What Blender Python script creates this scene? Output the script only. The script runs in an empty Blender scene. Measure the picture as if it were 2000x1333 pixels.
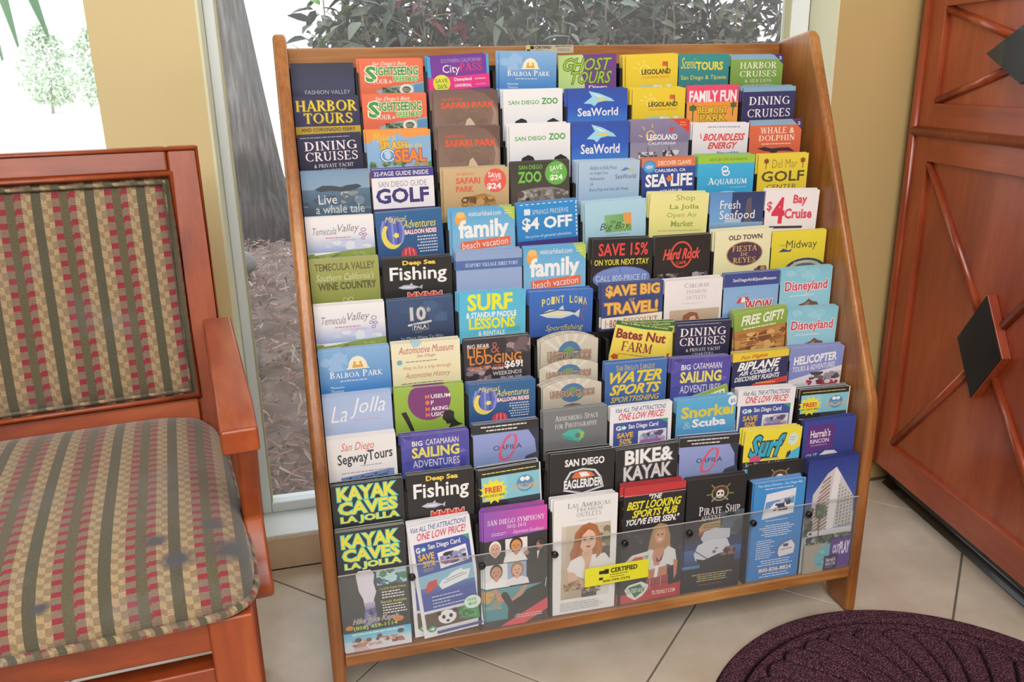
import bpy, bmesh, math, random
from mathutils import Vector, Matrix
PI = math.pi
R = math.radians
S = bpy.context.scene
COL = S.collection

# ---------------------------------------------------------------- camera
cd = bpy.data.cameras.new('camera'); cam = bpy.data.objects.new('camera', cd); COL.objects.link(cam)
cam.location = (0.09541, -1.09159, 0.94255)
cam.rotation_euler = (1.263477, 0.0174728, -0.2532797)
cd.sensor_width = 36.0; cd.lens = 36.0*1645.3/2000; cd.clip_start = .02; cd.clip_end = 400
S.camera = cam
# ---------------------------------------------------------------- world, sun, lights, exposure
S.view_settings.view_transform = 'Standard'; S.view_settings.look = 'None'
S.view_settings.gamma = 1; S.view_settings.use_curve_mapping = False
S.view_settings.exposure = 0.0
w = bpy.data.worlds.new('sky'); S.world = w; w.use_nodes = True
bgn = w.node_tree.nodes['Background']; bgn.inputs[0].default_value = (.93, .96, 1, 1); bgn.inputs[1].default_value = 2.6
def light(name, kind, loc, rot, energy, size=1, sizey=None, col=(1, 1, 1)):
    l = bpy.data.lights.new(name, kind); l.energy = energy; l.color = col
    if kind == 'AREA':
        l.shape = 'RECTANGLE'; l.size = size; l.size_y = sizey or size
    if kind == 'SUN': l.angle = R(1.5)
    o = bpy.data.objects.new(name, l); COL.objects.link(o); o.location = loc; o.rotation_euler = rot
    return o
light('sun', 'SUN', (0, 0, 6), (R(50), 0, R(-25)), 7.0, col=(1, .96, .9))
light('lobby_light', 'AREA', (.3, -1.7, 2.45), (R(30), 0, 0), 68, 2.2, 1.4, (1, .98, .96))  # unseen fill lamp, added overhead to brighten the rack front
light('lobby_light_far', 'AREA', (-.6, -3.6, 2.5), (R(52), 0, 0), 110, 2.2, 1.8, (1, .97, .93))  # second fill lamp, added well behind the camera to lift the room
light('entrance_daylight', 'AREA', (3.2, -2.6, 1.5), (R(82), 0, R(62)), 30, 1.6, 1.8, (.93, .96, 1))  # low fill added from the right for brightness; no doorway is built

# ---------------------------------------------------------------- helpers
def lin(h):
    h = h.lstrip('#'); v = [int(h[i:i+2], 16)/255 for i in (0, 2, 4)]
    return tuple(c/12.92 if c <= .04045 else ((c+.055)/1.055)**2.4 for c in v)
def tag(o, label=None, cat=None, group=None, kind=None):
    if label: o['label'] = label
    if cat: o['category'] = cat
    if group: o['group'] = group
    if kind: o['kind'] = kind
    return o
def empty(name, loc=(0, 0, 0), rz=0):
    o = bpy.data.objects.new(name, None); COL.objects.link(o); o.location = loc; o.rotation_euler = (0, 0, rz)
    o.empty_display_size = .05
    return o
def link(name, me, parent=None):
    o = bpy.data.objects.new(name, me); COL.objects.link(o)
    if parent: o.parent = parent
    return o
class MB:
    def __init__(s): s.v = []; s.f = []; s.uv = []
    def add(s, vs, fs):
        n = len(s.v); s.v += [tuple(p) for p in vs]; s.f += [[i+n for i in f] for f in fs]; return s
    def box(s, x0, x1, y0, y1, z0, z1, m=None):
        vs = [(x, y, z) for x in (x0, x1) for y in (y0, y1) for z in (z0, z1)]
        if m: vs = [m(*p) for p in vs]
        return s.add(vs, [[0, 1, 3, 2], [4, 6, 7, 5], [0, 4, 5, 1], [2, 3, 7, 6], [0, 2, 6, 4], [1, 5, 7, 3]])
    def prism(s, pts, a0, a1, axis='x', m=None):
        n = len(pts)
        def mk(a, p):
            q = {'x': (a, p[0], p[1]), 'y': (p[0], a, p[1]), 'z': (p[0], p[1], a)}[axis]
            return m(*q) if m else q
        vs = [mk(a0, p) for p in pts]+[mk(a1, p) for p in pts]
        fs = [list(range(n))[::-1], list(range(n, 2*n))]+[[i, (i+1) % n, n+(i+1) % n, n+i] for i in range(n)]
        return s.add(vs, fs)
    def tube(s, pts, r, n=8, closed=False, cap=True):
        pts = [Vector(p) for p in pts]; rs = r if isinstance(r, (list, tuple)) else [r]*len(pts)
        k = len(pts); vs = []
        up = Vector((0, 0, 1))
        for i, p in enumerate(pts):
            a = pts[(i-1) % k] if closed or i > 0 else p; b = pts[(i+1) % k] if closed or i < k-1 else p
            t = (b-a).normalized()
            u = t.cross(up)
            if u.length < .05: u = t.cross(Vector((0, 1, 0)))
            u.normalize(); v = u.cross(t)
            for j in range(n):
                an = 2*PI*j/n; vs.append(p+u*math.cos(an)*rs[i]+v*math.sin(an)*rs[i])
        fs = []
        for i in range(k if closed else k-1):
            for j in range(n):
                a = i*n+j; b = i*n+(j+1) % n; c = ((i+1) % k)*n+(j+1) % n; d = ((i+1) % k)*n+j
                fs.append([a, b, c, d])
        if not closed and cap: fs += [list(range(n))[::-1], list(range((k-1)*n, k*n))]
        return s.add(vs, fs)
    def mesh(s, name, mat=None, smooth=False, uvf=None):
        me = bpy.data.meshes.new(name); me.from_pydata(s.v, [], s.f)
        if mat: me.materials.append(mat)
        bm = bmesh.new(); bm.from_mesh(me); bmesh.ops.recalc_face_normals(bm, faces=bm.faces); bm.to_mesh(me); bm.free()
        if smooth: me.polygons.foreach_set('use_smooth', [True]*len(me.polygons))
        if uvf:
            uvl = me.uv_layers.new(name='UVMap')
            for l in me.loops: uvl.data[l.index].uv = uvf(*me.vertices[l.vertex_index].co)
        return me
    def build(s, name, mat, parent=None, smooth=False, bevel=0, seg=2, uvf=None):
        o = link(name, s.mesh(name, mat, smooth, uvf), parent)
        if bevel:
            b = o.modifiers.new('bevel', 'BEVEL'); b.width = bevel; b.segments = seg; b.limit_method = 'ANGLE'; b.angle_limit = R(40)
            o.data.polygons.foreach_set('use_smooth', [True]*len(o.data.polygons))
            try: b.harden_normals = True
            except Exception: pass
        return o
def B(*a): return MB().box(*a)

# ---------------------------------------------------------------- materials
def newmat(name):
    m = bpy.data.materials.new(name); m.use_nodes = True; nt = m.node_tree
    return m, nt, nt.nodes['Principled BSDF']
def nd(nt, t, **k):
    n = nt.nodes.new(t)
    for a, b in k.items():
        if a.startswith('i_'): n.inputs[int(a[2:])].default_value = b
        else: setattr(n, a, b)
    return n
def ramp(nt, fac, stops, interp='LINEAR'):
    r = nt.nodes.new('ShaderNodeValToRGB'); nt.links.new(fac, r.inputs[0]); e = r.color_ramp.elements; r.color_ramp.interpolation = interp
    for i, (p, c) in enumerate(stops):
        x = e[i] if i < 2 else e.new(p)
        x.position = p; x.color = (*lin(c), 1) if isinstance(c, str) else (*c, 1)
    return r.outputs[0]
def plain(name, col, rough=.5, spec=.5, coat=0, metal=0, bump=0, bscale=80):
    m, nt, b = newmat(name)
    b.inputs['Base Color'].default_value = (*lin(col), 1); b.inputs['Roughness'].default_value = rough
    b.inputs['Specular IOR Level'].default_value = spec; b.inputs['Coat Weight'].default_value = coat; b.inputs['Metallic'].default_value = metal
    if bump:
        tc = nd(nt, 'ShaderNodeTexCoord'); n = nd(nt, 'ShaderNodeTexNoise'); n.inputs['Scale'].default_value = bscale; n.inputs['Detail'].default_value = 3
        nt.links.new(tc.outputs['Object'], n.inputs['Vector'])
        bp = nd(nt, 'ShaderNodeBump'); bp.inputs['Strength'].default_value = bump; bp.inputs['Distance'].default_value = .002
        nt.links.new(n.outputs[0], bp.inputs['Height']); nt.links.new(bp.outputs[0], b.inputs['Normal'])
    return m
def wood(name, cols, axis='z', fine=60, rough=.35, coat=.3, stretch=.06, broad=5):
    m, nt, b = newmat(name); L = nt.links.new
    tc = nd(nt, 'ShaderNodeTexCoord'); mp = nd(nt, 'ShaderNodeMapping'); L(tc.outputs['Object'], mp.inputs[0])
    sc = [1, 1, 1]; sc['xyz'.index(axis)] = stretch; mp.inputs['Scale'].default_value = sc
    n1 = nd(nt, 'ShaderNodeTexNoise'); n1.inputs['Scale'].default_value = fine*3; n1.inputs['Detail'].default_value = 6; n1.inputs['Roughness'].default_value = .65
    n2 = nd(nt, 'ShaderNodeTexNoise'); n2.inputs['Scale'].default_value = broad; n2.inputs['Detail'].default_value = 3; n2.inputs['Distortion'].default_value = 1.2
    mp2 = nd(nt, 'ShaderNodeMapping'); sc2 = [1, 1, 1]; sc2['xyz'.index(axis)] = .35; mp2.inputs['Scale'].default_value = sc2
    L(tc.outputs['Object'], mp2.inputs[0]); L(mp.outputs[0], n1.inputs['Vector']); L(mp2.outputs[0], n2.inputs['Vector'])
    mx = nd(nt, 'ShaderNodeMath', operation='MULTIPLY_ADD'); L(n1.outputs[0], mx.inputs[0]); mx.inputs[1].default_value = .55; L(n2.outputs[0], mx.inputs[2])
    ma = nd(nt, 'ShaderNodeMath', operation='MULTIPLY_ADD'); L(mx.outputs[0], ma.inputs[0]); ma.inputs[1].default_value = 1.6; ma.inputs[2].default_value = -.75
    c = ramp(nt, ma.outputs[0], [(0, cols[0]), (1, cols[2]), (.5, cols[1])])
    L(c, b.inputs['Base Color']); b.inputs['Roughness'].default_value = rough; b.inputs['Coat Weight'].default_value = coat; b.inputs['Coat Roughness'].default_value = .18
    bp = nd(nt, 'ShaderNodeBump'); bp.inputs['Strength'].default_value = .12; bp.inputs['Distance'].default_value = .001
    L(n1.outputs[0], bp.inputs['Height']); L(bp.outputs[0], b.inputs['Normal'])
    return m
OAK = ['623616', '9c6232', 'c28e52']
oak_x = wood('oak_grain_x', OAK, 'x', 75, .38, .2, .035, 7); oak_z = wood('oak_grain_z', OAK, 'z', 75, .38, .2, .035, 7)
CH = ['64260c', '903c14', 'ac5828']
ch_x = wood('chair_cherry_x', CH, 'x', 25, .42, .15, .12, 8); ch_y = wood('chair_cherry_y', CH, 'y', 25, .36, .2, .12, 8); ch_z = wood('chair_cherry_z', CH, 'z', 25, .42, .15, .12, 8)
DK = ['86351c', 'a54b2a', 'ba643c']
dk_z = wood('counter_cherry_z', DK, 'z', 20, .32, .4, .12, 6); dk_x = wood('counter_cherry_x', DK, 'x', 20, .32, .4, .12, 6)
dk_m = wood('counter_moulding', ['80321a', '9c4426', 'b05a36'], 'z', 20, .25, .5, .12, 6)
black = plain('black_plastic', '0c0c10', .45)
blackgl = plain('black_gloss', '101413', .22, .5, .3)
wallp = plain('wall_yellow', 'd3c295', .85, .2, bump=.25, bscale=160)
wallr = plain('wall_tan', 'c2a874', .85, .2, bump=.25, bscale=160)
reveal = plain('reveal_cream', 'dcdcc0', .7, .3)  # wall paint made paler: window light on the reveals put into the colour
frame_w = plain('frame_white', 'e4ebee', .4)
ceilm = plain('ceiling_white', 'e8e4dc', .9, .2)
steel = plain('stud_black', '15151a', .25, .5, .2)

def tilemat(name, a, b_, c, rough=.28):
    m, nt, b = newmat(name); L = nt.links.new
    tc = nd(nt, 'ShaderNodeTexCoord'); n = nd(nt, 'ShaderNodeTexNoise'); n.inputs['Scale'].default_value = 7; n.inputs['Detail'].default_value = 7; n.inputs['Roughness'].default_value = .6
    L(tc.outputs['Object'], n.inputs['Vector'])
    L(ramp(nt, n.outputs[0], [(.3, a), (.7, c), (.5, b_)]), b.inputs['Base Color'])
    b.inputs['Roughness'].default_value = rough
    bp = nd(nt, 'ShaderNodeBump'); bp.inputs['Strength'].default_value = .08; bp.inputs['Distance'].default_value = .003
    L(n.outputs[0], bp.inputs['Height']); L(bp.outputs[0], b.inputs['Normal'])
    return m
tile_m = tilemat('floor_tile', 'b8ab98', 'c5baab', 'd2c9bc')
base_m = tilemat('baseboard_tile', 'c4ad92', 'cfba9f', 'd8c6ae', .4)
grout = plain('grout', '6e675c', .9)

def glassmat(name, tint, gloss=.08, haze=.0, hazecol=(.8, .85, .9)):
    m = bpy.data.materials.new(name); m.use_nodes = True; nt = m.node_tree; nt.nodes.clear(); L = nt.links.new
    out = nd(nt, 'ShaderNodeOutputMaterial'); tr = nd(nt, 'ShaderNodeBsdfTransparent'); tr.inputs[0].default_value = (*tint, 1)
    gl = nd(nt, 'ShaderNodeBsdfGlossy'); gl.inputs['Roughness'].default_value = .03
    fr = nd(nt, 'ShaderNodeLayerWeight'); fr.inputs[0].default_value = .5
    pw = nd(nt, 'ShaderNodeMath', operation='POWER'); L(fr.outputs['Facing'], pw.inputs[0]); pw.inputs[1].default_value = 5
    ml = nd(nt, 'ShaderNodeMath', operation='MULTIPLY_ADD'); L(pw.outputs[0], ml.inputs[0]); ml.inputs[1].default_value = .45; ml.inputs[2].default_value = gloss*.5
    mx = nd(nt, 'ShaderNodeMixShader'); L(ml.outputs[0], mx.inputs[0]); L(tr.outputs[0], mx.inputs[1]); L(gl.outputs[0], mx.inputs[2])
    last = mx.outputs[0]
    if haze:  # pale diffuse veil mixed in, standing for reflections on the glass
        df = nd(nt, 'ShaderNodeBsdfDiffuse'); df.inputs[0].default_value = (*hazecol, 1)
        tc = nd(nt, 'ShaderNodeTexCoord'); n = nd(nt, 'ShaderNodeTexNoise'); n.inputs['Scale'].default_value = 3; n.inputs['Detail'].default_value = 4
        L(tc.outputs['Object'], n.inputs['Vector'])
        mm = nd(nt, 'ShaderNodeMath', operation='MULTIPLY'); L(n.outputs[0], mm.inputs[0]); mm.inputs[1].default_value = haze*2
        m2 = nd(nt, 'ShaderNodeMixShader'); L(mm.outputs[0], m2.inputs[0]); L(last, m2.inputs[1]); L(df.outputs[0], m2.inputs[2]); last = m2.outputs[0]
    L(last, out.inputs[0])
    return m
win_glass = glassmat('window_glass', (.96, .97, .97), .05, .075)
acrylic = glassmat('clear_acrylic', (.97, .98, .98), .04, .035, (.9, .92, .95))

def fabricmat():
    m, nt, b = newmat('striped_upholstery'); L = nt.links.new
    uv = nd(nt, 'ShaderNodeUVMap'); sp = nd(nt, 'ShaderNodeSeparateXYZ'); L(uv.outputs[0], sp.inputs[0])
    def M(op, a, b2=None, c=None):
        n = nd(nt, 'ShaderNodeMath', operation=op)
        for i, q in enumerate((a, b2, c)):
            if q is None: continue
            if isinstance(q, (int, float)): n.inputs[i].default_value = q
            else: L(q, n.inputs[i])
        return n.outputs[0]
    PER, DY = .0655, .0180
    fx = M('FRACT', M('ADD', M('DIVIDE', sp.outputs[0], PER), 50.18))
    ph = M('MULTIPLY', M('GREATER_THAN', fx, .33), .5)
    fy = M('FRACT', M('ADD', M('ADD', M('DIVIDE', sp.outputs[1], DY), 100), M('MULTIPLY', M('GREATER_THAN', M('FRACT', M('MULTIPLY', fx, 3.03)), .5), .12)))
    dash = M('LESS_THAN', fy, .42)
    OL, BR, RED, TAN, GLD, DOL = '5d5642', '7c6858', '88303a', '88735a', 'a28d6c', '545040'
    st = [(0, 0), (.14, 1), (.30, 0), (.44, 2), (.50, 3), (.56, 2), (.62, 4), (.80, 2), (.86, 3), (.92, 2)]
    # the two thread sets of the weave: with and without the red dashes
    A = ramp(nt, fx, [(0.0, RED), (.14, OL), (.30, RED), (.44, TAN), (.53, GLD), (.62, DOL), (.80, TAN), (.90, GLD)], 'CONSTANT')
    Bc = ramp(nt, fx, [(0.0, BR), (.14, OL), (.30, BR), (.44, GLD), (.53, TAN), (.62, DOL), (.80, GLD), (.90, TAN)], 'CONSTANT')
    mx = nd(nt, 'ShaderNodeMix', data_type='RGBA'); L(dash, mx.inputs[0]); L(Bc, mx.inputs[6]); L(A, mx.inputs[7])
    # fine weave
    wx = M('FRACT', M('DIVIDE', sp.outputs[0], .0011)); wy = M('FRACT', M('DIVIDE', M('ADD', sp.outputs[1], 5), .0032))
    wv = M('MULTIPLY_ADD', M('ADD', M('LESS_THAN', wx, .5), M('LESS_THAN', wy, .35)), .12, .86)
    n = nd(nt, 'ShaderNodeTexNoise'); n.inputs['Scale'].default_value = 420; L(uv.outputs[0], n.inputs['Vector'])
    wv2 = M('MULTIPLY', wv, M('MULTIPLY_ADD', n.outputs[0], .7, .68))
    # worn grey-blue soiling
    n2 = nd(nt, 'ShaderNodeTexNoise'); n2.inputs['Scale'].default_value = 9; n2.inputs['Detail'].default_value = 4; L(uv.outputs[0], n2.inputs['Vector'])
    sm = M('MULTIPLY', M('MAXIMUM', M('SUBTRACT', n2.outputs[0], .54), 0), 1.6)
    hs = nd(nt, 'ShaderNodeMix', data_type='RGBA', blend_type='MULTIPLY'); hs.inputs[0].default_value = 1
    L(mx.outputs[2], hs.inputs[6]); cb = nd(nt, 'ShaderNodeCombineColor'); L(wv2, cb.inputs[0]); L(wv2, cb.inputs[1]); L(wv2, cb.inputs[2]); L(cb.outputs[0], hs.inputs[7])
    ms = nd(nt, 'ShaderNodeMix', data_type='RGBA'); L(sm, ms.inputs[0]); L(hs.outputs[2], ms.inputs[6]); ms.inputs[7].default_value = (*lin('6e7078'), 1)
    last = ms.outputs[2]
    for (cx, cy, rr) in ((.166, -.232, .022), (.222, -.225, .030), (.148, -.192, .014), (.045, -.262, .013), (.205, -.17, .016)):
        vd = nd(nt, 'ShaderNodeVectorMath', operation='DISTANCE'); L(uv.outputs[0], vd.inputs[0]); vd.inputs[1].default_value = (cx, cy, 0)
        q = M('MULTIPLY', M('MAXIMUM', M('SUBTRACT', 1, M('DIVIDE', M('ADD', vd.outputs['Value'], M('MULTIPLY', M('SUBTRACT', n2.outputs[0], .5), .03)), rr)), 0), 1.5)
        k = nd(nt, 'ShaderNodeMix', data_type='RGBA'); k.clamp_factor = True; L(q, k.inputs[0]); L(last, k.inputs[6]); k.inputs[7].default_value = (*lin('4e4e52'), 1); last = k.outputs[2]
    L(last, b.inputs['Base Color']); b.inputs['Roughness'].default_value = .9; b.inputs['Specular IOR Level'].default_value = .25
    b.inputs['Sheen Weight'].default_value = .25
    bp = nd(nt, 'ShaderNodeBump'); bp.inputs['Strength'].default_value = .5; bp.inputs['Distance'].default_value = .0008
    L(wv2, bp.inputs['Height']); L(bp.outputs[0], b.inputs['Normal'])
    return m
fabric = fabricmat()

def attrmat(name, rough=.38, coat=.0, spec=.5):
    m, nt, b = newmat(name); a = nd(nt, 'ShaderNodeAttribute', attribute_name='Col'); nt.links.new(a.outputs[0], b.inputs['Base Color'])
    b.inputs['Roughness'].default_value = rough; b.inputs['Coat Weight'].default_value = coat; b.inputs['Specular IOR Level'].default_value = spec
    return m
paper = attrmat('printed_paper', .34)
def leafmat(name, stops, rough=.45, trans=.2):
    m, nt, b = newmat(name); oi = nd(nt, 'ShaderNodeObjectInfo'); g = nd(nt, 'ShaderNodeNewGeometry')
    ad = nd(nt, 'ShaderNodeMath', operation='ADD'); nt.links.new(oi.outputs['Random'], ad.inputs[0]); nt.links.new(g.outputs['Random Per Island'], ad.inputs[1])
    fr = nd(nt, 'ShaderNodeMath', operation='FRACT'); nt.links.new(ad.outputs[0], fr.inputs[0])
    nt.links.new(ramp(nt, fr.outputs[0], stops), b.inputs['Base Color']); b.inputs['Roughness'].default_value = rough
    return m
leaf_g = leafmat('shrub_leaf', [(0, '323e3c'), (1, '84948e'), (.3, '40564a'), (.55, '52606a'), (.8, '5a6c50')])
leaf_r = leafmat('red_leaf', [(0, '6a2038'), (1, '8c3850')])
leaf_b = leafmat('bright_leaf', [(0, '5c9a40'), (1, '8cc870')])
leaf_p = leafmat('palm_leaf', [(0, '6cb486'), (1, 'a8dcb4')])
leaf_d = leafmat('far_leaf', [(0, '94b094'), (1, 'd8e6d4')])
twig = plain('twig_bark', 'a89c92', .9, bump=.4, bscale=60)
def barkmat():
    m, nt, b = newmat('trunk_bark'); L = nt.links.new
    tc = nd(nt, 'ShaderNodeTexCoord'); mp = nd(nt, 'ShaderNodeMapping'); mp.inputs['Scale'].default_value = (1, 1, .12); L(tc.outputs['Object'], mp.inputs[0])
    n = nd(nt, 'ShaderNodeTexNoise'); n.inputs['Scale'].default_value = 45; n.inputs['Detail'].default_value = 7; L(mp.outputs[0], n.inputs['Vector'])
    L(ramp(nt, n.outputs[0], [(.3, '302d30'), (.72, '6c686a'), (.5, '4c494b')]), b.inputs['Base Color']); b.inputs['Roughness'].default_value = .95
    bp = nd(nt, 'ShaderNodeBump'); bp.inputs['Strength'].default_value = .8; bp.inputs['Distance'].default_value = .02
    L(n.outputs[0], bp.inputs['Height']); L(bp.outputs[0], b.inputs['Normal'])
    return m
bark = barkmat()
soil = tilemat('mulch_soil', '5c4c48', '7a6862', '988880', .95)
chipm = leafmat('mulch_chip', [(0, '6c544e'), (1, 'c8b8b0'), (.35, '906c64'), (.7, 'a8867c')], .9)
concrete = plain('sunlit_concrete', 'd8d4cc', .9)
stone = plain('grey_stone', '8e8e90', .85, bump=.5, bscale=30)
def matmat():
    m, nt, b = newmat('mat_fibre'); L = nt.links.new
    tc = nd(nt, 'ShaderNodeTexCoord'); n = nd(nt, 'ShaderNodeTexNoise'); n.inputs['Scale'].default_value = 420; n.inputs['Detail'].default_value = 2
    L(tc.outputs['Object'], n.inputs['Vector'])
    at = nd(nt, 'ShaderNodeAttribute', attribute_name='Groove')   # shade of the moulded grooves, put into the colour
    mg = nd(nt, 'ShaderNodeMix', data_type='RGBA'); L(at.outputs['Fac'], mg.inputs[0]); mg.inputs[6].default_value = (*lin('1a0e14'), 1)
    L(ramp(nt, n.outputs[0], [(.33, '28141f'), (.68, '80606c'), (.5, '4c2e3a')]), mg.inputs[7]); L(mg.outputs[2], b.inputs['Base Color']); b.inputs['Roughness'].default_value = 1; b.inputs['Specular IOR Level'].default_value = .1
    bp = nd(nt, 'ShaderNodeBump'); bp.inputs['Strength'].default_value = 1; bp.inputs['Distance'].default_value = .003
    L(n.outputs[0], bp.inputs['Height']); L(bp.outputs[0], b.inputs['Normal'])
    return m
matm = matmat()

# ---------------------------------------------------------------- the room
WY = .47; WT = .62
floor = tag(B(-3, 4.2, -5, WY+.12, -.06, -.0025).build('floor', grout), kind='structure')
def clip(poly, ax, lim, keep):
    out = []
    for i in range(len(poly)):
        a, b = poly[i], poly[(i+1) % len(poly)]; ia = (a[ax]-lim)*keep >= 0; ib = (b[ax]-lim)*keep >= 0
        if ia: out.append(a)
        if ia != ib:
            t = (lim-a[ax])/(b[ax]-a[ax]); out.append(tuple(a[k]+t*(b[k]-a[k]) for k in (0, 1)))
    return out
sp_, dp_ = .6325, .5855; g = .0022
rnd = random.Random(4)
for i in range(-9, 8):
    for j in range(-6, 9):
        s0, s1 = .41+i*sp_+g, .41+(i+1)*sp_-g; d0, d1 = .62+j*dp_+g, .62+(j+1)*dp_-g
        poly = [((s+d)/2, (s-d)/2) for s, d in ((s0, d0), (s0, d1), (s1, d1), (s1, d0))]
        if min(p[0] for p in poly) > 3 or max(p[0] for p in poly) < -1.6 or min(p[1] for p in poly) > WY-.02 or max(p[1] for p in poly) < -2.4: continue
        poly = clip(poly, 1, WY-.012, -1)
        if len(poly) < 3: continue
        MB().prism(poly, -.0045, rnd.uniform(-.0002, .0003), 'z').build('tile', tile_m, floor, bevel=.0012, seg=1)
# window wall: column between the windows, right wall, lintel and low sills
def struct(name, mb, mat, **k): return tag(mb.build(name, mat, **k), kind='structure')
wb = MB(); wb.box(-.202, -.034, WY, WT, 0, 2.6); wb.box(-3, -1.7, WY, WT, 0, 2.6); wb.box(-1.7, -.202, WY, WT, 2.25, 2.6); wb.box(-.034, 1.168, WY, WT, 2.25, 2.6)
wb.box(-1.7, -.202, WY, WT, 0, .066); wb.box(-.034, 1.168, WY, WT, 0, .066)
struct('wall_back', wb, wallp)
struct('wall_back_right', B(1.168, 4.2, WY, WT, 0, 2.6), wallr).name = 'wall_back.001'
struct('wall_left', B(-3.1, -3, -5, WT, 0, 2.6), wallp)
struct('wall_right', B(4.2, 4.3, -5, WT, 0, 2.6), wallp)
struct('wall_front', B(-3.1, 4.3, -5.1, -5, 0, 2.6), wallp)
struct('ceiling', B(-3.1, 4.3, -5.1, 1.5, 2.6, 2.72), ceilm)  # runs past the window wall as an unseen eave, added for shade outside
t1 = MB(); t1.box(-.0345, -.030, WY-.001, .56, .068, 2.25); struct('trim_1', t1, reveal)
t2 = MB(); t2.box(1.162, 1.1685, WY-.001, .56, .068, 2.25); struct('trim_2', t2, reveal)
struct('trim_3', B(-.03, 1.162, WY-.006, .60, .066, .074), frame_w, bevel=.002)
struct('trim_4', B(-1.7, -.206, WY-.006, .60, .066, .074), frame_w, bevel=.002)
def window(name, x0, x1, lw, rw):
    e = tag(empty(name, (0, 0, 0)), kind='structure')
    f = MB(); y0, y1 = .56, .60
    f.box(x0, x0+lw, y0, y1, .074, 2.25); f.box(x1-rw, x1, y0, y1, .074, 2.25); f.box(x0+lw, x1-rw, y0, y1, .074, .096); f.box(x0+lw, x1-rw, y0, y1, 2.21, 2.25)
    fo = f.build('window_frame', frame_w, e, bevel=.003)
    gk = MB(); gk.box(x0+lw, x0+lw+.003, y0+.004, y1-.01, .096, 2.21); gk.box(x1-rw-.003, x1-rw, y0+.004, y1-.01, .096, 2.21)
    gk.build('gasket', plain('gasket', 'b9b48e', .6), e)
    B(x0+lw+.003, x1-rw-.003, .578, .582, .096, 2.21).build('pane', win_glass, e)
window('window_1', -1.7, -.202, .03, .006)
window('window_2', -.030, 1.162, .019, .042)
# tiled baseboards, one tile after the other
def baseboard(name, xs):
    e = tag(empty(name, (xs[0], WY, 0)), kind='structure')
    for a, b in zip(xs, xs[1:]): B(a-xs[0]+.001, b-xs[0]-.001, -.0105, -.0005, .0005, .0685).build('tile', base_m, e, bevel=.0015)
baseboard('baseboard_back', [-1.7, -1.25, -.8, -.35, .1, .55, 1.0, 1.36])

# ---------------------------------------------------------------- service counter (cherry, right)
dx = Vector((-.148, -.989, 0)).normalized(); ang = math.atan2(dx.y, dx.x)
desk = tag(empty('service_counter', (1.354, .447, 0), ang), 'cherry wood service counter with moulded X panels and black diamonds', 'counter')
B(0, 1.34, .012, .56, .062, 1.12).build('cabinet_body', dk_z, desk)
pl = MB(); pl.prism([(.028, .001), (.045, .016), (.045, .062), (.5, .062), (.5, .001)], 0, 1.3, 'x')
pl.build('plinth', blackgl, desk, bevel=.003)['label'] = 'black rounded plinth'
B(-.004, 1.36, -.02, .58, 1.12, 1.15).build('countertop', dk_x, desk, bevel=.006)
for x0, x1 in ((0, .062), (.588, .652), (1.178, 1.34)): B(x0, x1, 0, .012, .062, 1.12).build('stile', dk_z, desk, bevel=.0015)
for k, (x0, x1) in enumerate(((.062, .588), (.652, 1.178))):
    for z0, z1 in ((.062, .128), (.758, .872), (1.052, 1.12)): B(x0, x1, 0, .012, z0, z1).build('rail', dk_x, desk, bevel=.0015)
    cx = (x0+x1)/2-.004
    for (pz0, pz1, hw, hh) in ((.128, .758, .066, .102), (.872, 1.052, .104, .052)):
        p = B(x0, x1, .0092, .0118, pz0, pz1).build('door_panel', dk_z, desk)
        cz = (pz0+pz1)/2
        for sx in (-1, 1):
            for sz in (-1, 1):
                a = Vector((cx+sx*((x1-x0)/2-.005), .008, cz+sz*((pz1-pz0)/2-.005))); c = Vector((cx+sx*hw*.5, .008, cz+sz*hh*.5))
                MB().tube([a, c], .0085, 12).build('diagonal_moulding', dk_m, desk, smooth=True)
        dm = [(cx-hw, cz), (cx, cz-hh), (cx+hw, cz), (cx, cz+hh)]
        blk = MB().prism(dm, -.0095, .009, 'y').build('diamond_block', dk_m, desk, bevel=.0015)
        s = .97
        MB().prism([(cx+(a-cx)*s, cz+(b-cz)*s) for a, b in dm], -.0112, -.0092, 'y').build('diamond_inlay', blackgl, blk)['label'] = 'black diamond face'
MB().tube([(.004, 0, .064), (.004, 0, 1.12)], .0095, 12).build('edge_moulding', dk_m, desk, smooth=True)
MB().tube([(.004, 0, .816), (1.34, 0, .816)], .0105, 12).build('edge_moulding', dk_m, desk, smooth=True)

# ---------------------------------------------------------------- armchair
CX, CY = -.246, -.09
chair = tag(empty('armchair', (CX, CY, 0), R(7)), 'cherry wood armchair with striped and checked olive, gold and red upholstery', 'chair')
def bk(x, d, h): return (x*(1+(h-.5)*.02), .2+(h-.45)*.2+d, h)
def bpart(name, x0, x1, d0, d1, h0, h1, mat, bev=.004, tp=0):
    return MB().box(x0, x1, d0, d1, h0, h1, lambda x, d, h: bk(x+(h-.5)*tp*(1 if x > 0 else -1), d, h)).build(name, mat, chair, bevel=bev)
for s in (1, -1):
    a, b = sorted((s*.2045, s*.247))
    bpart('back_post', a, b, 0, .03, .40, .852, ch_z)
    l = MB().box(a, b, .2-.03, .2+.02, 0, .42); l.build('leg', ch_z, chair, bevel=.003)
bpart('top_rail', -.2045, .2045, 0, .03, .818, .852, ch_x)
MB().box(-.205, .205, .004, .02, .49, .822, bk).build('back_board', fabric, chair, uvf=lambda x, y, z: (x, z))
bpart('lower_rail', -.2045, .2045, .002, .03, .42, .499, ch_x)
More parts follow.
